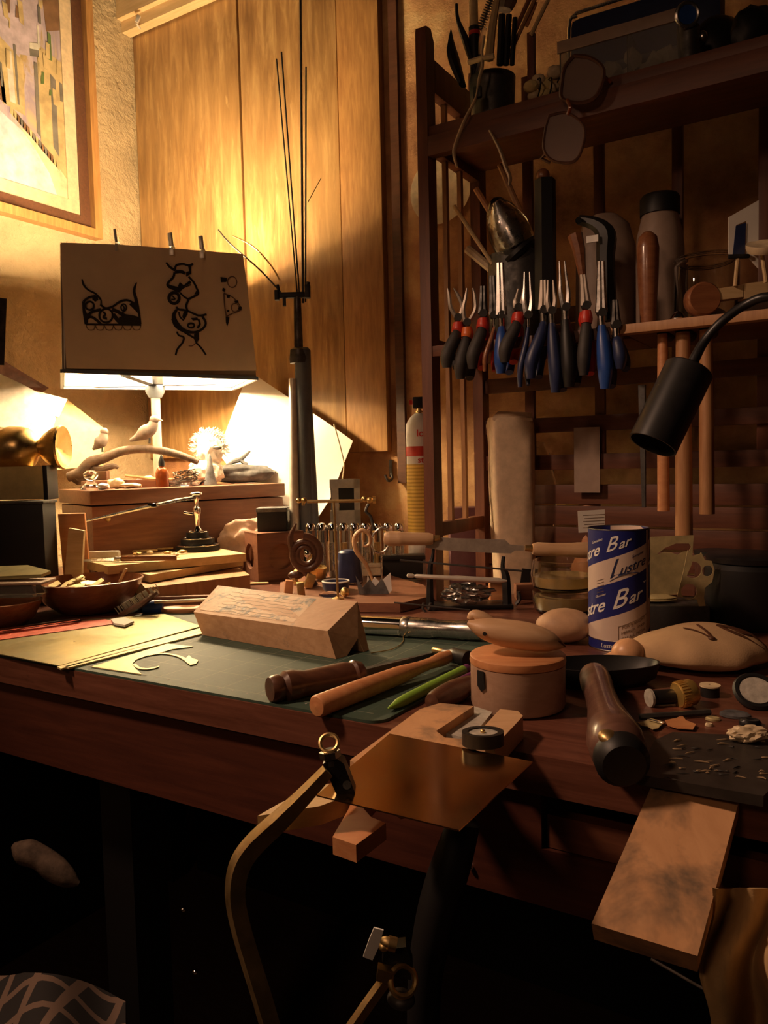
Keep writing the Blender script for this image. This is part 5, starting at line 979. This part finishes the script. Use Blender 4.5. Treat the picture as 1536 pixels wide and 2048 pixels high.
# wood cube with hole + black box + cloth
q=T(564,1162); qz=dep(q); wc=Th('tealight_cube','wooden cube with round holes standing on the bench','cube',q,rz=YAW+rad(28)); kk=wc.k; s_=98
def holebox(g,s,h,r):
    n=24; ci=[(r*math.cos(2*PI*i/n),h/2+r*math.sin(2*PI*i/n)) for i in range(n)]; sq=[]
    for i in range(n):
        a=2*PI*i/n; c_,s2=math.cos(a),math.sin(a); m=max(abs(c_),abs(s2)); sq.append((c_/m*s/2,h/2+s2/m*h/2))
    return ci,sq,n
ci,sq,n=holebox(None,s_,s_,26)
wc.part('hollow',G(kk).box((0,s_*.5,s_/2),(s_-22,s_-22,s_-22)),MT['bowlwood'],label='reddish inner box standing in for the shaded hollow behind the round holes'); g=G(kk)  # solid inner box, coloured to stand for shade inside the holes
for fM in (Matrix.Identity(4),Matrix.Translation((-s_/2,s_/2,0))@Matrix.Rotation(-PI/2,4,'Z')):
    vs=[(x,0,z) for x,z in sq]+[(x,0,z) for x,z in ci]+[(x,8,z) for x,z in ci]
    g.add(vs,[[i,(i+1)%n,n+(i+1)%n,n+i] for i in range(n)]+[[n+i,n+(i+1)%n,2*n+(i+1)%n,2*n+i] for i in range(n)],fM)
g.box((0,s_/2,s_-2),(s_,s_,4)).box((0,s_/2,2),(s_,s_,4)).box((s_/2-2,s_/2,s_/2),(4,s_-1,s_-1)).box((0,s_-2,s_/2),(s_-1,4,s_-1)); wc.part('cube_body',g,MT['chest'],ang=25)
q=wc.M@(Vector((4,s_*.5,s_+.5))*kk); bb_=Th('black_gift_box','small matte black box sitting on the wooden cube','box',q,rz=YAW); bb_.part('box_base',G(bb_.k).box((0,0,20),(58,50,40),bev=1.5),MT['black']); bb_.part('box_lid',G(bb_.k).box((0,0,42),(61,53,8),bev=1.5),MT['slate'])
q=Z0(514,1.77,ZT); pcl=solo('crumpled_cloth','crumpled pale pink paper cloth heaped behind the black gift box','cloth',q,G(dep(q)/F).ball((8,0,66),(78,16,58),nz=.30,sc=1.9,seed=6,sub=5),MT['pinkcloth'],ang=60)
q=T(478,1170); solo('leaf_knife','pale flat pointed leaf-shaped blade beside the wooden cube','blade',q,G(dep(q)/F).slab([(-66,-8,3),(-20,-16,4),(60,-4,4),(58,6,4),(-10,10,4)],(0,0,-2)),MT['oak'])
# glass tubes row
random.seed(3)
for i in range(9):
    x=624+i*22; q=Z0(x,1.62+.004*i,ZT); t=Th('glass_vial','clear glass vial with shiny silver cap in a row behind the balance','vial',q,group='capped glass vials in a row'); zc=z_(t,x,1048,dep(q))
    t.part('vial_glass',G(t.k).lathe([(0,0),(9,0),(9.5,3),(9.5,zc-12),(0,zc-12)],n=16),MT['glass']); t.part('cap',G(t.k).lathe([(0,zc-12),(10,zc-12),(10,zc-3),(7,zc+2),(0,zc+3)],n=16),MT['chrome']); t.part('contents',G(t.k).cyl((0,0,3),(0,0,zc*.7),5,n=10),MT['steel' if i%3 else 'brass_dull'])
# black and white boxes
q=T(804,1164); solo('black_case','long low black case behind the paper crown','case',q,G(dep(q)/F).box((0,10,26),(84,40,40),bev=2).box((2,6,50),(90,44,8),bev=1),MT['black'])
q=T(745,1152,TH); solo('ivory_box','small ivory box between crown and pale scroll','box',q,G(dep(q)/F).box((0,0,12),(38,22,20),bev=1.5).box((0,-1,22),(40,24,7),bev=1.5),MT['bone'])
# ================= FLEX HANDPIECE =================
a=T(700,1248,.017); c=T(962,1262,.017); hpz=Th('steel_handpiece','long shiny steel handpiece tube lying behind the cutting mat','handpiece',(a+c)/2)
hpz.part('barrel',G().shaft(a,a.lerp(c,.42),[(.0,0),(.0135,.0),(.0135,.98),(.012,1),(0,1)],32),MT['chrome'],world=True); hpz.part('grip_ring',G().shaft(a.lerp(c,.42),a.lerp(c,.48),[(.0145,0),(.0155,.3),(.0155,.7),(.0145,1)],32),MT['steel'],world=True); hpz.part('nose',G().shaft(a.lerp(c,.48),c,[(.0145,0),(.0145,.3),(.0125,.42),(.0130,.7),(.014,.75),(.013,1),(0,1)],32),MT['steel'],world=True)
# ================= DRAWKNIFE RACK =================
d0=1.34
rk=Th('black_iron_rack','black iron rack with two uprights carrying the two-handled knife','rack',Z0(940,d0,ZT)); kk=rk.k
def RL(x,y,d=d0): return rk.L(D(x,y,d))/kk
zb_=0
g=G(kk)
a1=RL(867,1092); a2=RL(1006,1112)
rk.part('upright',G(kk).tube([(a1.x,0,a1.z),(a1.x-3,0,a1.z-22),(a1.x-8,0,a1.z-44),(a1.x-10,0,2)],[3,4,6,9],n=6,sm=3),MT['blackmetal']); rk.part('upright',G(kk).tube([(a2.x,0,a2.z),(a2.x-2,0,a2.z-24),(a2.x+4,0,a2.z-40),(a2.x+6,0,2)],[4,5,9,10],n=6,sm=3),MT['blackmetal'])
rk.part('base_plate',G(kk).box(((a1.x+a2.x)/2,10,4),(170,60,8),bev=1),MT['blackmetal']); rk.part('hook',G(kk).tube([(a1.x-24,-30,18),(a1.x-26,-30,6),(a1.x-20,-30,0)],3,n=6).tube([(a1.x-10,-30,18),(a1.x-14,-30,4)],3,n=6).tube([(a2.x+22,-6,6),(a2.x+30,-6,16),(a2.x+28,-6,32)],4,n=6,sm=3),MT['iron'])
d1=d0-.012
dk=Th('two_handled_knife','two-handled steel blade with turned beech grips resting on the iron rack','drawknife',D(965,1090,d1)); kk=dk.k
def DL(x,y,d=d1): return dk.L(D(x,y,d))/kk
dk.part('blade',G(kk).slab([DL(862,1074),DL(920,1077),DL(1010,1079),DL(1020,1089),DL(1052,1092),DL(1052,1101),DL(1030,1101),DL(1022,1107),DL(960,1105),DL(880,1100),DL(850,1095)],(0,2.4,0)),MT['satin'])
dk.part('grip',G(kk).shaft(DL(767,1077),DL(868,1078),[(0,0),(10,.01),(14,.06),(15.5,.14),(14.5,.28),(15.3,.3),(14,.36),(13,.6),(12.5,.9),(10,.98),(0,1)],24),MT['beech']); dk.part('ferrule',G(kk).cyl(DL(868,1077),DL(880,1075),7,5),MT['brass'])
dk.part('grip',G(kk).shaft(DL(1064,1098),DL(1196,1101),[(0,0),(11,.01),(14,.08),(13,.3),(14,.6),(15.5,.68),(16,.8),(15,.95),(0,1)],24),MT['beech']); dk.part('ferrule',G(kk).cyl(DL(1050,1096),DL(1065,1097),6,7),MT['brass'])
for x0,y0,x1,y1,dd,r,m,lab in ((800,1120,1045,1142,1.30,2.0,'iron','thin dark steel rod with a bent end across the rack'),(788,1205,940,1220,1.27,1.6,'iron','lowest thin dark rod before the iron rack')): solo('steel_rod',lab,'rod',D((x0+x1)/2,(y0+y1)/2,dd),G().cyl(D(x0,y0,dd),D(x1,y1,dd),r*dd/F,n=8),MT[m],world=True)
a=D(813,1151,1.28);c=D(1014,1162,1.28); ps=Th('silver_pencil','silver mechanical pencil laid across the iron rack','pencil',(a+c)/2); ps.part('barrel',G().shaft(a,c,[(.0,0),(.0035,.01),(.0035,.06),(.0022,.08),(.0034,.10),(.0038,.45),(.0045,.5),(.0045,.92),(.0015,1),(0,1)],14),MT['brightmetal'],world=True)
q=T(952,1190,.010); qq=Z0(945,1.32,ZT+.03); solo('chrome_tangle','pile of small bright metal bits on the rack base','metal bits',Z0(940,1.335,ZT+.0075),G(kk).ball((-6,4,22),(46,16,18),nz=.5,sc=4,seed=5,sub=4),MT['steel'],kind='stuff')
for x,d,w_,h_,m,lab in ((992,1.40,26,40,'orangewood','small orange wooden block right of the rack'),(1060,1.42,60,30,'chest','reddish wooden tray block left of the glass dishes'),(1100,1.30,44,24,'bowlwood','low dark wooden foot in front of the glass dishes')):
    q=tb(x,d); solo('wooden_stand_block',lab,'block',q,G(dep(q)/F).box((0,0,h_/2),(w_,30,h_),bev=2),MT[m])
# glass dishes of oil
q=tb(1128,1.28); k_=dep(q)/F; gd=Th('glass_dish_stack','two stacked round glass dishes holding pale yellow oil','dishes',q); kk=gd.k; z2=z_(gd,1128,1118,1.28); 
gd.part('lower_dish',G(kk).lathe([(0,0),(46,0),(58,8),(62,28),(62,46),(59,46),(59,28),(55,11),(44,4),(0,4)],n=44),MT['glass']); gd.part('lower_oil',G(kk).lathe([(0,4.5),(43,4.5),(54,11.5),(58,28),(58,36),(0,36)],n=44),MT['liquid'],label='pale yellow oil')
gd.part('upper_dish',G(kk).lathe([(0,47),(50,47),(61,54),(65,80),(60,z2),(57,z2),(62,80),(58,56),(48,51),(0,51)],n=44),MT['glass']); gd.part('upper_oil',G(kk).lathe([(0,51.5),(47,51.5),(57,56.5),(60.5,76),(0,76)],n=44),MT['liquid'],label='pale yellow oil')
# ================= RIGHT BENCH =================
q=T(1362,1262); sblk=Th('steel_block','square dark steel bench block behind the polish tube','bench block',q+_F*.04,rz=YAW+rad(-8)); kk=sblk.k; sblk.part('block_body',G(kk).box((0,0,24),(124,100,48),bev=2),MT['iron']); top_=q+_F*.04+Vector((0,0,48*kk))
q=top_+Vector((0,0,.0005)); solo('brass_disc_stack','small stack of thin brass discs on the steel block','discs',q+_R*-.02,G(kk).lathe([(0,4),(40,4),(40,6),(34,7),(38,9),(30,12),(20,16),(0,16)],n=30,sy=.6).lathe([(0,0),(6,0),(6,4),(0,4)],n=10),MT['brass_scrap'])
Yb=dep(top_)+.01
def sheet_hole(name,lab,outer,holes,d,m,sl=0.0):
    cu=bpy.data.curves.new(name,'CURVE'); cu.dimensions='2D'; cu.fill_mode='BOTH'; cu.extrude=.0005
    c=D(*outer[0],d); fr_=Matrix.Translation(c)@Matrix.Rotation(YAW,4,'Z')@Matrix.Rotation(PI/2-sl,4,'X'); inv=fr_.inverted()
    kk=d/F
    for poly in [outer]+holes:
        s=cu.splines.new('POLY'); s.points.add(len(poly)-1); s.use_cyclic_u=True
        for p_,(x,y) in zip(s.points,poly):
            l=inv@D(x,y,d); p_.co=(l.x,l.y,0,1)
    o=bpy.data.objects.new('tmp',cu); COL.objects.link(o); me=bpy.data.meshes.new_from_object(o.evaluated_get(bpy.context.evaluated_depsgraph_get())); bpy.data.objects.remove(o)
    me.name=name; me.materials.clear(); me.materials.append(MT[m]); ob=bpy.data.objects.new(name,me); COL.objects.link(ob); ob.matrix_world=fr_; tagp(ob,lab,'sheet'); return ob
def cp_(cx,cy,r,a0=0,a1=360,n=16): return [(cx+r*math.cos(rad(a0+(a1-a0)*i/n)),cy+r*math.sin(rad(a0+(a1-a0)*i/n))) for i in range(n)]
sheet_hole('pierced_brass_sheet','tall yellow brass sheet with a leaf-shaped cutout leaning behind the polish tube',[(1300,1074),(1387,1070),(1385,1128),(1372,1160),(1362,1190),(1300,1192)],[[(1313,1110),(1330,1096),(1352,1087),(1378,1087),(1383,1094),(1378,1102),(1366,1104),(1356,1110),(1345,1106),(1330,1104)]],dep(top_)-.012,'brass_scrap',)
sheet_hole('punched_brass_sheet','brass offcut full of round punched holes before the steel block','' and 0 or [(1375,1100),(1384,1112),(1400,1108),(1402,1104),(1410,1120),(1424,1122),(1430,1140),(1426,1164),(1412,1176),(1410,1196),(1414,1214),(1402,1218),(1396,1200),(1370,1196),(1356,1194),(1364,1160),(1370,1130)],[cp_(1387,1140,17),cp_(1416,1142,11),cp_(1380,1184,16)],dep(top_)-.045,'brass_scrap')
q=T(1500,1222,0); q=Z0(1498,1.16,ZT); dj=Th('dark_jar','large dark glass jar with a glossy lid at the right edge','jar',q); kk=dj.k; zq=z_(dj,1498,1112,1.16); dj.part('jar_body',G(kk).lathe([(0,0),(78,0),(84,8),(84,zq-20),(74,zq-8),(0,zq-8)],n=44),MT['black']); dj.part('lid',G(kk).lathe([(0,zq-8),(80,zq-8),(82,zq+2),(76,zq+6),(0,zq+6)],n=44),MT['blackmetal'])
q=Z0(1436,1.30,ZT); gj=Th('empty_glass_jar','clear empty glass jar left of the dark jar','jar',q); kk=gj.k; zq=z_(gj,1436,1108,1.30); gj.part('jar_glass',G(kk).lathe([(0,0),(40,0),(44,6),(44,zq),(41,zq),(41,8),(0,4)],n=36),MT['glass']); gj.part('lid',G(kk).lathe([(0,zq),(45,zq),(45,zq+8),(0,zq+8)],n=36),MT['blackmetal'])
for x,y,w_,m,nm,lab in ((1500,1244,24,'foam','sponge_lump','small tan sponge lump behind the canvas cushion'),(1534,1236,18,'bone','shell_bead','pale round bead right of the sponge lump'),(1450,1222,30,'orangewood','wood_scrap','orange wood scrap lying before the dark jar')):
    q=T(x,y); solo(nm,lab,'scrap',q,G(dep(q)/F).ball((0,0,w_*.7),(w_,w_*.7,w_*.7),nz=.25,sc=2.5,seed=w_),MT[m])
# canvas cushion
q=T(1435,1352); cs=Th('canvas_sandbag','round cream canvas sandbag cushion on the right of the bench','sandbag',q+_F*.045,rz=YAW+rad(-4)); kk=cs.k
bm_=bmesh.new(); bmesh.ops.create_uvsphere(bm_,u_segments=48,v_segments=24,radius=1)
for v in bm_.verts:
    a=math.atan2(v.co.y,v.co.x); rr=math.hypot(v.co.x,v.co.y); z=v.co.z; e=1+.03*math.sin(a*9)*rr**4
    sx_=1+.16*max(0,-math.cos(a))**6*rr
    v.co=Vector((v.co.x*e*sx_*128,v.co.y*e*96,(z*58 if z>0 else z*26)+26+2*math.sin(v.co.x*5+v.co.y*3)))
cs.part('cushion',G(kk).bm(bm_),MT['cream']); g=G(kk)
def cz(x,y): 
    r2=(x/128)**2+(y/96)**2; return 26+58*math.sqrt(max(0,1-r2))+2*math.sin(x/128*5+y/96*3)+1.2
def line3(pts,w_): pts=[(x,y*1.1-38) for x,y in pts]; g.tube([(x,y,cz(x,y)+1) for x,y in pts],w_,n=6,fl=.4,sm=4,up=(0,0,1))
line3([(-40,20),(-22,2),(-4,-20)],2.6); line3([(-10,28),(-4,0),(0,-20)],3.5); g.ball((-1,-62,cz(-1,-62)),(7,6,4)); line3([(24,22),(52,14),(84,6),(112,2)],[4,6,7,3]); line3([(28,16),(44,-2),(66,-12),(100,-14)],[4,5,4,2]); line3([(48,10),(66,0),(84,4)],[3,5,2])
cs.part('brown_drawing',g,MT['darkwood'])
# spools
q=T(1318,1412); s1=Th('thread_spool','black spool with pale end lying left of the ribbed brass cap','spool',q); s1.part('drum',G(s1.k).cyl((-16,0,17),(30,6,17),15,n=20),MT['black']); s1.part('flange',G(s1.k).cyl((-21,-1,17),(-16,0,17),18,n=20),MT['greystone'])
q=T(1372,1412); s2=Th('ribbed_brass_cap','ribbed golden brass cap on its side beside the cushion','cap',q); g=G(s2.k); n=28  # ribbed brass cap lying on its side
prof=[(0,-20),(24,-20),(26,-16),(26,12),(22,18),(0,20)]; g.lathe(prof,c=(0,0,26),rot=(0,82,12),n=28)
for i in range(n): a=2*PI*i/n; g.tube([Matrix.Rotation(rad(12),3,'Z')@(Matrix.Rotation(rad(82),3,'Y')@Vector((26*math.cos(a),26*math.sin(a),z)))+Vector((0,0,26)) for z in (-18,-2)],1.4,n=4)
s2.part('cap_body',g,MT['goldcap'])
q=T(1420,1392); s3=Th('thread_spool','short dark spool standing with its pale top disc upward','spool',q); s3.part('drum',G(s3.k).cyl((0,0,0),(0,0,20),18,n=24),MT['black']); s3.part('flange',G(s3.k).lathe([(3,20),(20,20),(20,23),(3,23),(3,20)],n=24),MT['bone'])
q=T(1506,1412); s4=Th('round_gauge','round dark gauge with pale dial leaning at the right edge','gauge',q); s4.part('case',G(s4.k).lathe([(0,-10),(40,-10),(44,0),(40,6),(34,6),(32,2),(0,2)],c=(6,0,30),rot=(38,-10,0),n=36),MT['black']); s4.part('dial',G(s4.k).lathe([(0,2),(31,2),(31,4),(0,4)],c=(6,0,30),rot=(38,-10,0),n=36),MT['greystone'],label='pale worn dial')
for x,y,w_,h_,m,nm,lab in ((1500,1450,44,12,'blackmetal','black_washer','black oval washer lying before the round gauge'),(1426,1440,30,6,'brass_scrap','brass_tab','small brass tab between the spools and the sponge'),(1418,1452,16,6,'bone','pale_button','tiny pale round button before the brass tab'),(1470,1432,60,8,'slate','grey_strap','grey strap scrap before the round gauge')):
    q=T(x,y); solo(nm,lab,'scrap',q,G(dep(q)/F).lathe([(0,0),(w_*.5,0),(w_*.5,h_*.6),(w_*.4,h_),(w_*.2,h_),(0,h_*.7)],n=24,sy=.7,rot=(0,4,0)),MT[m])
slabq('brass_star_offcut','spiky flat brass offcut lying before the thread spool','offcut',[(1274,1444),(1290,1442),(1300,1436),(1316,1440),(1330,1444),(1322,1450),(1316,1456),(1306,1458),(1296,1452),(1282,1450)],.003,.0008,'brass_scrap')
slabq('copper_offcut','reddish flat copper offcut beside the spiky brass offcut','offcut',[(1330,1440),(1352,1436),(1364,1430),(1372,1440),(1392,1448),(1386,1458),(1356,1456),(1336,1450)],.003,.0008,'orangewood')
solo('flat_file','thin dark file lying behind the spiky offcut','file',T(1345,1428,.004),G().cyl(T(1280,1434,.004),T(1420,1424,.004),.003,n=6),MT['iron'],world=True)
solo('steel_needle','thin bright needle on the spiky offcut','needle',T(1312,1441,.005),G().cyl(T(1296,1438,.005),T(1326,1446,.005),.0007,n=6),MT['chrome'],world=True)
q=T(1496,1478,.012); solo('natural_sponge','small cream natural sponge on the corner of the steel plate','sponge',q,G(dep(q)/F).ball((0,0,10),(38,22,16),nz=.3,sc=3,seed=4,sub=4),MT['bone'])
# steel plate with filings
pl=slabq('steel_plate','dark steel plate strewn with sawdust and filings at the bench front right','plate',[(1272,1548),(1310,1480),(1345,1464),(1560,1474),(1560,1560),(1527,1592)],.010,.008,'plate_dark')
random.seed(11)
m5,nt,bb=nodes('metal_chip'); setp(bb,(.40,.28,.16),.5)
for i in range(46):
    x=random.uniform(1325,1530); y=random.uniform(1478,1560)
    if x<1300+ (1560-y)*.3: continue
    q=T(x,y,.0105); kx=dep(q)/F; g=G(kx).tube([(-random.uniform(3,16),0,1),(0,random.uniform(-3,3),1.6),(random.uniform(3,16),random.uniform(-4,4),1)],[.5,random.uniform(.8,2.6),.5],n=5,sm=2)
    solo('metal_filing','small curled metal filing on the dark steel plate','filing',q,g,MT['iron'] if i%2 else m5,rz=YAW+random.uniform(-.5,.5),group='filings on the steel plate')
# ================= BENCH PIN, BRASS SHEET =================
bpn=Th('bench_pin','pale slotted wooden bench pin with two prongs at the bench edge','bench pin',T(900,1480,.0))
HB=.018
def TP(x,y,h=HB): return T(x,y,h)
g=G(); g.slab([TP(*p) for p in ((700,1520),(840,1418),(880,1406),(948,1412),(872,1462),(890,1475),(930,1478),(960,1520),(940,1560),(800,1590))],(0,0,-HB+.0005)); bpn.part('pin_body',g,MT['sanded'],world=True)
g=G(); g.slab([TP(*p,.021) for p in ((952,1470),(1000,1418),(1036,1422),(1046,1432),(990,1492))],(0,0,-.0205)); bpn.part('right_lobe',g,MT['beech'],world=True)
g=G(); g.slab([TP(*p,.010) for p in ((872,1462),(948,1412),(985,1424),(940,1478))],(0,0,-.0095)); bpn.part('slot_floor',g,MT['greystone'],world=True)
g=G(); g.slab([TP(*p,.006) for p in ((515,1632),(560,1606),(640,1570),(700,1562),(700,1590),(640,1612))],(0,0,-.014)); bpn.part('prong',g,MT['oak'],world=True,label='left pale prong')
g=G(); g.slab([TP(*p,.000) for p in ((665,1674),(696,1620),(720,1560),(780,1560),(728,1618),(742,1634),(772,1646),(712,1690))],(0,0,-.012)); bpn.part('prong',g,MT['orangewood'],world=True,label='right thick prong')
slabq('polished_brass_sheet','square polished brass sheet lying over the bench pin at the front','sheet',[(779,1467),(1065,1523),(918,1660),(633,1590)],.0205,.0010,'brass_sheet')
# black disc with stud
q=T(966,1488,.0225); bd=Th('polishing_wheel','small black rimmed felt wheel with a centre stud beside the slot','wheel',q); bd.part('rim',G(bd.k).lathe([(30,0),(42,0),(42,26),(30,26),(30,0)],n=36,sy=.8),MT['black']); bd.part('felt_face',G(bd.k).lathe([(0,2),(31,2),(31,23),(0,23)],n=36,sy=.8),MT['greystone']); bd.part('stud',G(bd.k).ball((0,0,26),(5,5,4)),MT['brass'])
# clamp
cA=T(648,1500,.038); cl=Th('hose_clamp','small black clamp with a ringed screw gripping brass sheet and strip','clamp',T(680,1590,.02)); dcl=dep(T(680,1590,.02))
def CL(x,y,dd=0): return D(x,y,dcl+dd)
cl.part('clamp_bar',G().slab([CL(646,1528),(CL(672,1516)),CL(688,1528),CL(710,1586),CL(694,1600),CL(676,1596)],_F*.014),MT['blackmetal'],world=True)
cl.part('screw',G().cyl(CL(664,1530,.004),CL(659,1498,.004),.0045,n=16),MT['iron'],world=True); cl.part('hex_nut',G().cyl(CL(661,1515,.004),CL(659,1502,.004),.0075,n=6),MT['steel'],world=True)
cl.part('screw_ring',G().torus(rl_:=Vector((0,0,0)),.0062,.0016,n=24).xf(Matrix.Translation(CL(658,1486,.004))@Matrix.Rotation(YAW,4,'Z')@Matrix.Rotation(rad(50),4,'X')),MT['brass_dull'],world=True); cl.part('rivet',G().cyl(CL(694,1570,-.001),CL(694,1570,.002),.003,n=12),MT['steel'],world=True)
# curved flat bar
bpts=[(655,1542),(610,1590),(560,1640),(505,1692),(478,1735),(470,1790),(480,1850),(500,1920),(522,1990),(545,2070)]
cbk=solo('curved_metal_strip','long bent brass-steel strip curving down from the clamp into the dark','strip',CL(470,1790,-.02),G().tube([D(x,y,dcl-.004-.004*i) for i,(x,y) in enumerate(bpts)],[.0062,.0075,.009,.0095,.0095,.009,.009,.009,.009,.009],n=4,sm=5,fl=.8),MT['brass_dull'],world=True,ang=50)
# flex shaft
fs=Th('flex_shaft','thick dark blue-black flexible shaft hanging under the bench edge','shaft',D(900,1750,.62)); fs.part('sleeve',G().tube([D(x,y,.64) for x,y in ((930,1640),(905,1720),(880,1800),(862,1880),(850,1960),(846,2070))],[.013,.016,.0165,.0155,.014,.013],n=16,sm=4),MT['black'],world=True)
for x,y,lab in ((941,1735,'small bright nail head on the apron right of the dark shaft'),(900,1819,'small bright screw head low beside the dark shaft'),(367,1818,'upper small bright screw head on the bench leg'),(390,1943,'lower small bright screw head near the bench leg')):
    p=PYp(x,y,.006) if x>800 and y<1760 else D(x,y,.66 if x>800 else 1.05)
    solo('screw_head',lab,'screw',p,G(dep(p)/F).ball((0,0,0),(6,6,5)),MT['chrome'])
# lower clamp
dq=.56; lc_=Th('lower_clamp','brass and black clamp with a white tag low in front of the bench','clamp',D(780,1940,dq))
lc_.part('white_tag',G().slab([D(x,y,dq-.01) for x,y in ((748,1856),(767,1861),(757,1895),(745,1921),(726,1914),(738,1880))],_F*.0015),MT['white'],world=True,label='white plastic tag')
lc_.part('wing_nut',G().ball(D(774,1884,dq),(.0055,.004,.0035)).ball(D(768,1893,dq),(.004,.004,.003)).cyl(D(776,1886,dq),D(792,1890,dq),.005),MT['brass_dull'],world=True)
lc_.part('clamp_body',G().slab([D(x,y,dq+.004) for x,y in ((770,1900),(812,1894),(826,1930),(822,1960),(784,1952),(764,1930))],_F*.012),MT['black'],world=True)
lc_.part('ring',G().torus((0,0,0),.0095,.0022,n=26).xf(Matrix.Translation(D(806,1962,dq))@Matrix.Rotation(YAW,4,'Z')@Matrix.Rotation(rad(60),4,'X')@Matrix.Rotation(rad(20),4,'Y')),MT['brass'],world=True); lc_.part('dark_knob',G().ball(D(802,1998,dq+.004),(.0105,.009,.006)),MT['iron'],world=True)
lc_.part('jaw_block',G().slab([D(x,y,dq-.004) for x,y in ((756,1938),(788,1948),(778,1970),(753,1962))],_F*.008),MT['brass_dull'],world=True)
solo('brass_bar','thin square brass bar running down-left from the lower clamp','bar',D(735,2010,dq),G().tube([D(768,1964,dq),D(735,2010,dq-.004),D(690,2075,dq-.008)],[.0045,.0045,.0045],n=4),MT['brass_dull'],world=True)
# sanded plank
d0_=dep(T(1303,1572,0)); P=[D(1303,1572,.600),D(1478,1602,.575),D(1395,1912,.500),D(1183,1847,.520)]
nn=(P[1]-P[0]).cross(P[2]-P[0]).normalized(); _r=ray(1183,1847); P[3]=CAM+_r*((P[0]-CAM).dot(nn)/_r.dot(nn)); nn=nn if nn.z>0 else -nn
off_=-nn*.022
solo('sanding_board','sloping wooden board smudged with grey dust hanging off the front right bench edge','board',sum(P,Vector())/4,G().slab([P[0]+Vector((0,0,0)),P[1],P[2],P[3]],off_),MT['sanded'],world=True,ang=25,rz=YAW)
# khaki bag
def bagf(u,v):
    x0=[1425,1404,1416,1440][min(int(v*3),3)]; x=1425-20*math.sin(v*3)+u*190; y=1775+v*300
    return D(x+8*math.sin(v*9),y,.52+.018*math.sin(u*11+v*3)+.03*math.sin(u*4)+.01*math.sin(v*7+u*3))
solo('khaki_apron','crumpled khaki cloth apron hanging at the lower right corner','apron',bagf(.5,.4),G().grid(bagf,26,22,.002),MT['khaki'],world=True,ang=80)
solo('steel_spoke','thin bright steel wire in the dark under the sanding board','wire',D(1360,1950,.62),G().cyl(D(1302,1917,.62),D(1420,1984,.60),.0014,n=6),MT['steel'],world=True)
solo('wooden_spindle','blurred pale wooden spindle lying in the dark under the bench at left','spindle',D(85,1720,1.1),G().tube([D(x,y,1.1) for x,y in ((26,1690),(48,1702),(82,1716),(110,1738),(138,1758),(158,1768))],[.004,.017,.016,.017,.012,.003],n=16,sm=5),MT['bark'],world=True)
# plaid cloth bottom left
pm,nt,bb=nodes('plaid'); setp(bb,(.1,.06,.05),.9)
tc=nt.nodes.new('ShaderNodeTexCoord'); sx=nt.nodes.new('ShaderNodeSeparateXYZ'); nt.links.new(tc.outputs['Object'],sx.inputs[0])
def st_(ax): return math_(nt,'LESS_THAN',math_(nt,'MODULO',math_(nt,'ADD',sx.outputs[ax],5),.035),.008)
nt.links.new(mixc(nt,math_(nt,'MAXIMUM',st_(0),st_(1)),(.012,.010,.010),(.14,.09,.065)),bb.inputs['Base Color'])
def pf(u,v): return D(-80+u*330,1945+v*150+10*math.sin(u*7),.80-.10*v+.02*math.sin(u*9))
solo('plaid_cloth','dark plaid cloth with pale stripes in the bottom left corner','cloth',pf(.5,.5),G().grid(lambda u,v:pf(u,v)+Vector((0,0,-.05*max(0,u-.4))),20,10,.003),pm,world=True,ang=80)
# ================= GOOSENECK LAMP =================
gs=Th('gooseneck_lamp','matte black gooseneck lamp with cylindrical head reaching in from the right','lamp',D(1342,820,.95)); dg_=.95
a=D(1379,738,dg_); c=D(1305,890,dg_-.01)
k2=dg_/F; ax=(c-a)
hd=gs.part('lamp_head',G().shaft(a,c,[(0,0),(.52*86*k2,0),(.56*86*k2,.02),(.56*86*k2,1.0),(.52*86*k2,1.0),(.52*86*k2,.1),(0,.1)],48),MT['blackmetal'],world=True,ang=30)
gs.part('gooseneck',G().tube([D(x,y,dd) for x,y,dd in ((1378,742,dg_),(1392,712,dg_),(1412,678,dg_),(1445,642,dg_-.01),(1490,610,dg_-.02),(1540,593,dg_-.04),(1640,600,dg_-.06))]+[Vector((.25,.30,1.43)),Vector((.36,.40,1.30)),Vector((.38,.42,1.1)),Vector((.38,.42,.92))],[.0075,.0062]+[.0055]*9,n=14,sm=5),MT['blackmetal'],world=True)
gs.part('base',G().lathe([(0,ZT+.0005),(.07,ZT+.0005),(.07,ZT+.018),(.02,ZT+.024),(0,ZT+.024)],c=(.38,.42,0)),MT['blackmetal'],world=True)
gs.part('bulb',G().ball(a.lerp(c,.72),.014),MT['milk'],world=True,parent=hd,label='unlit bulb inside the head')
# ================= DONE =================
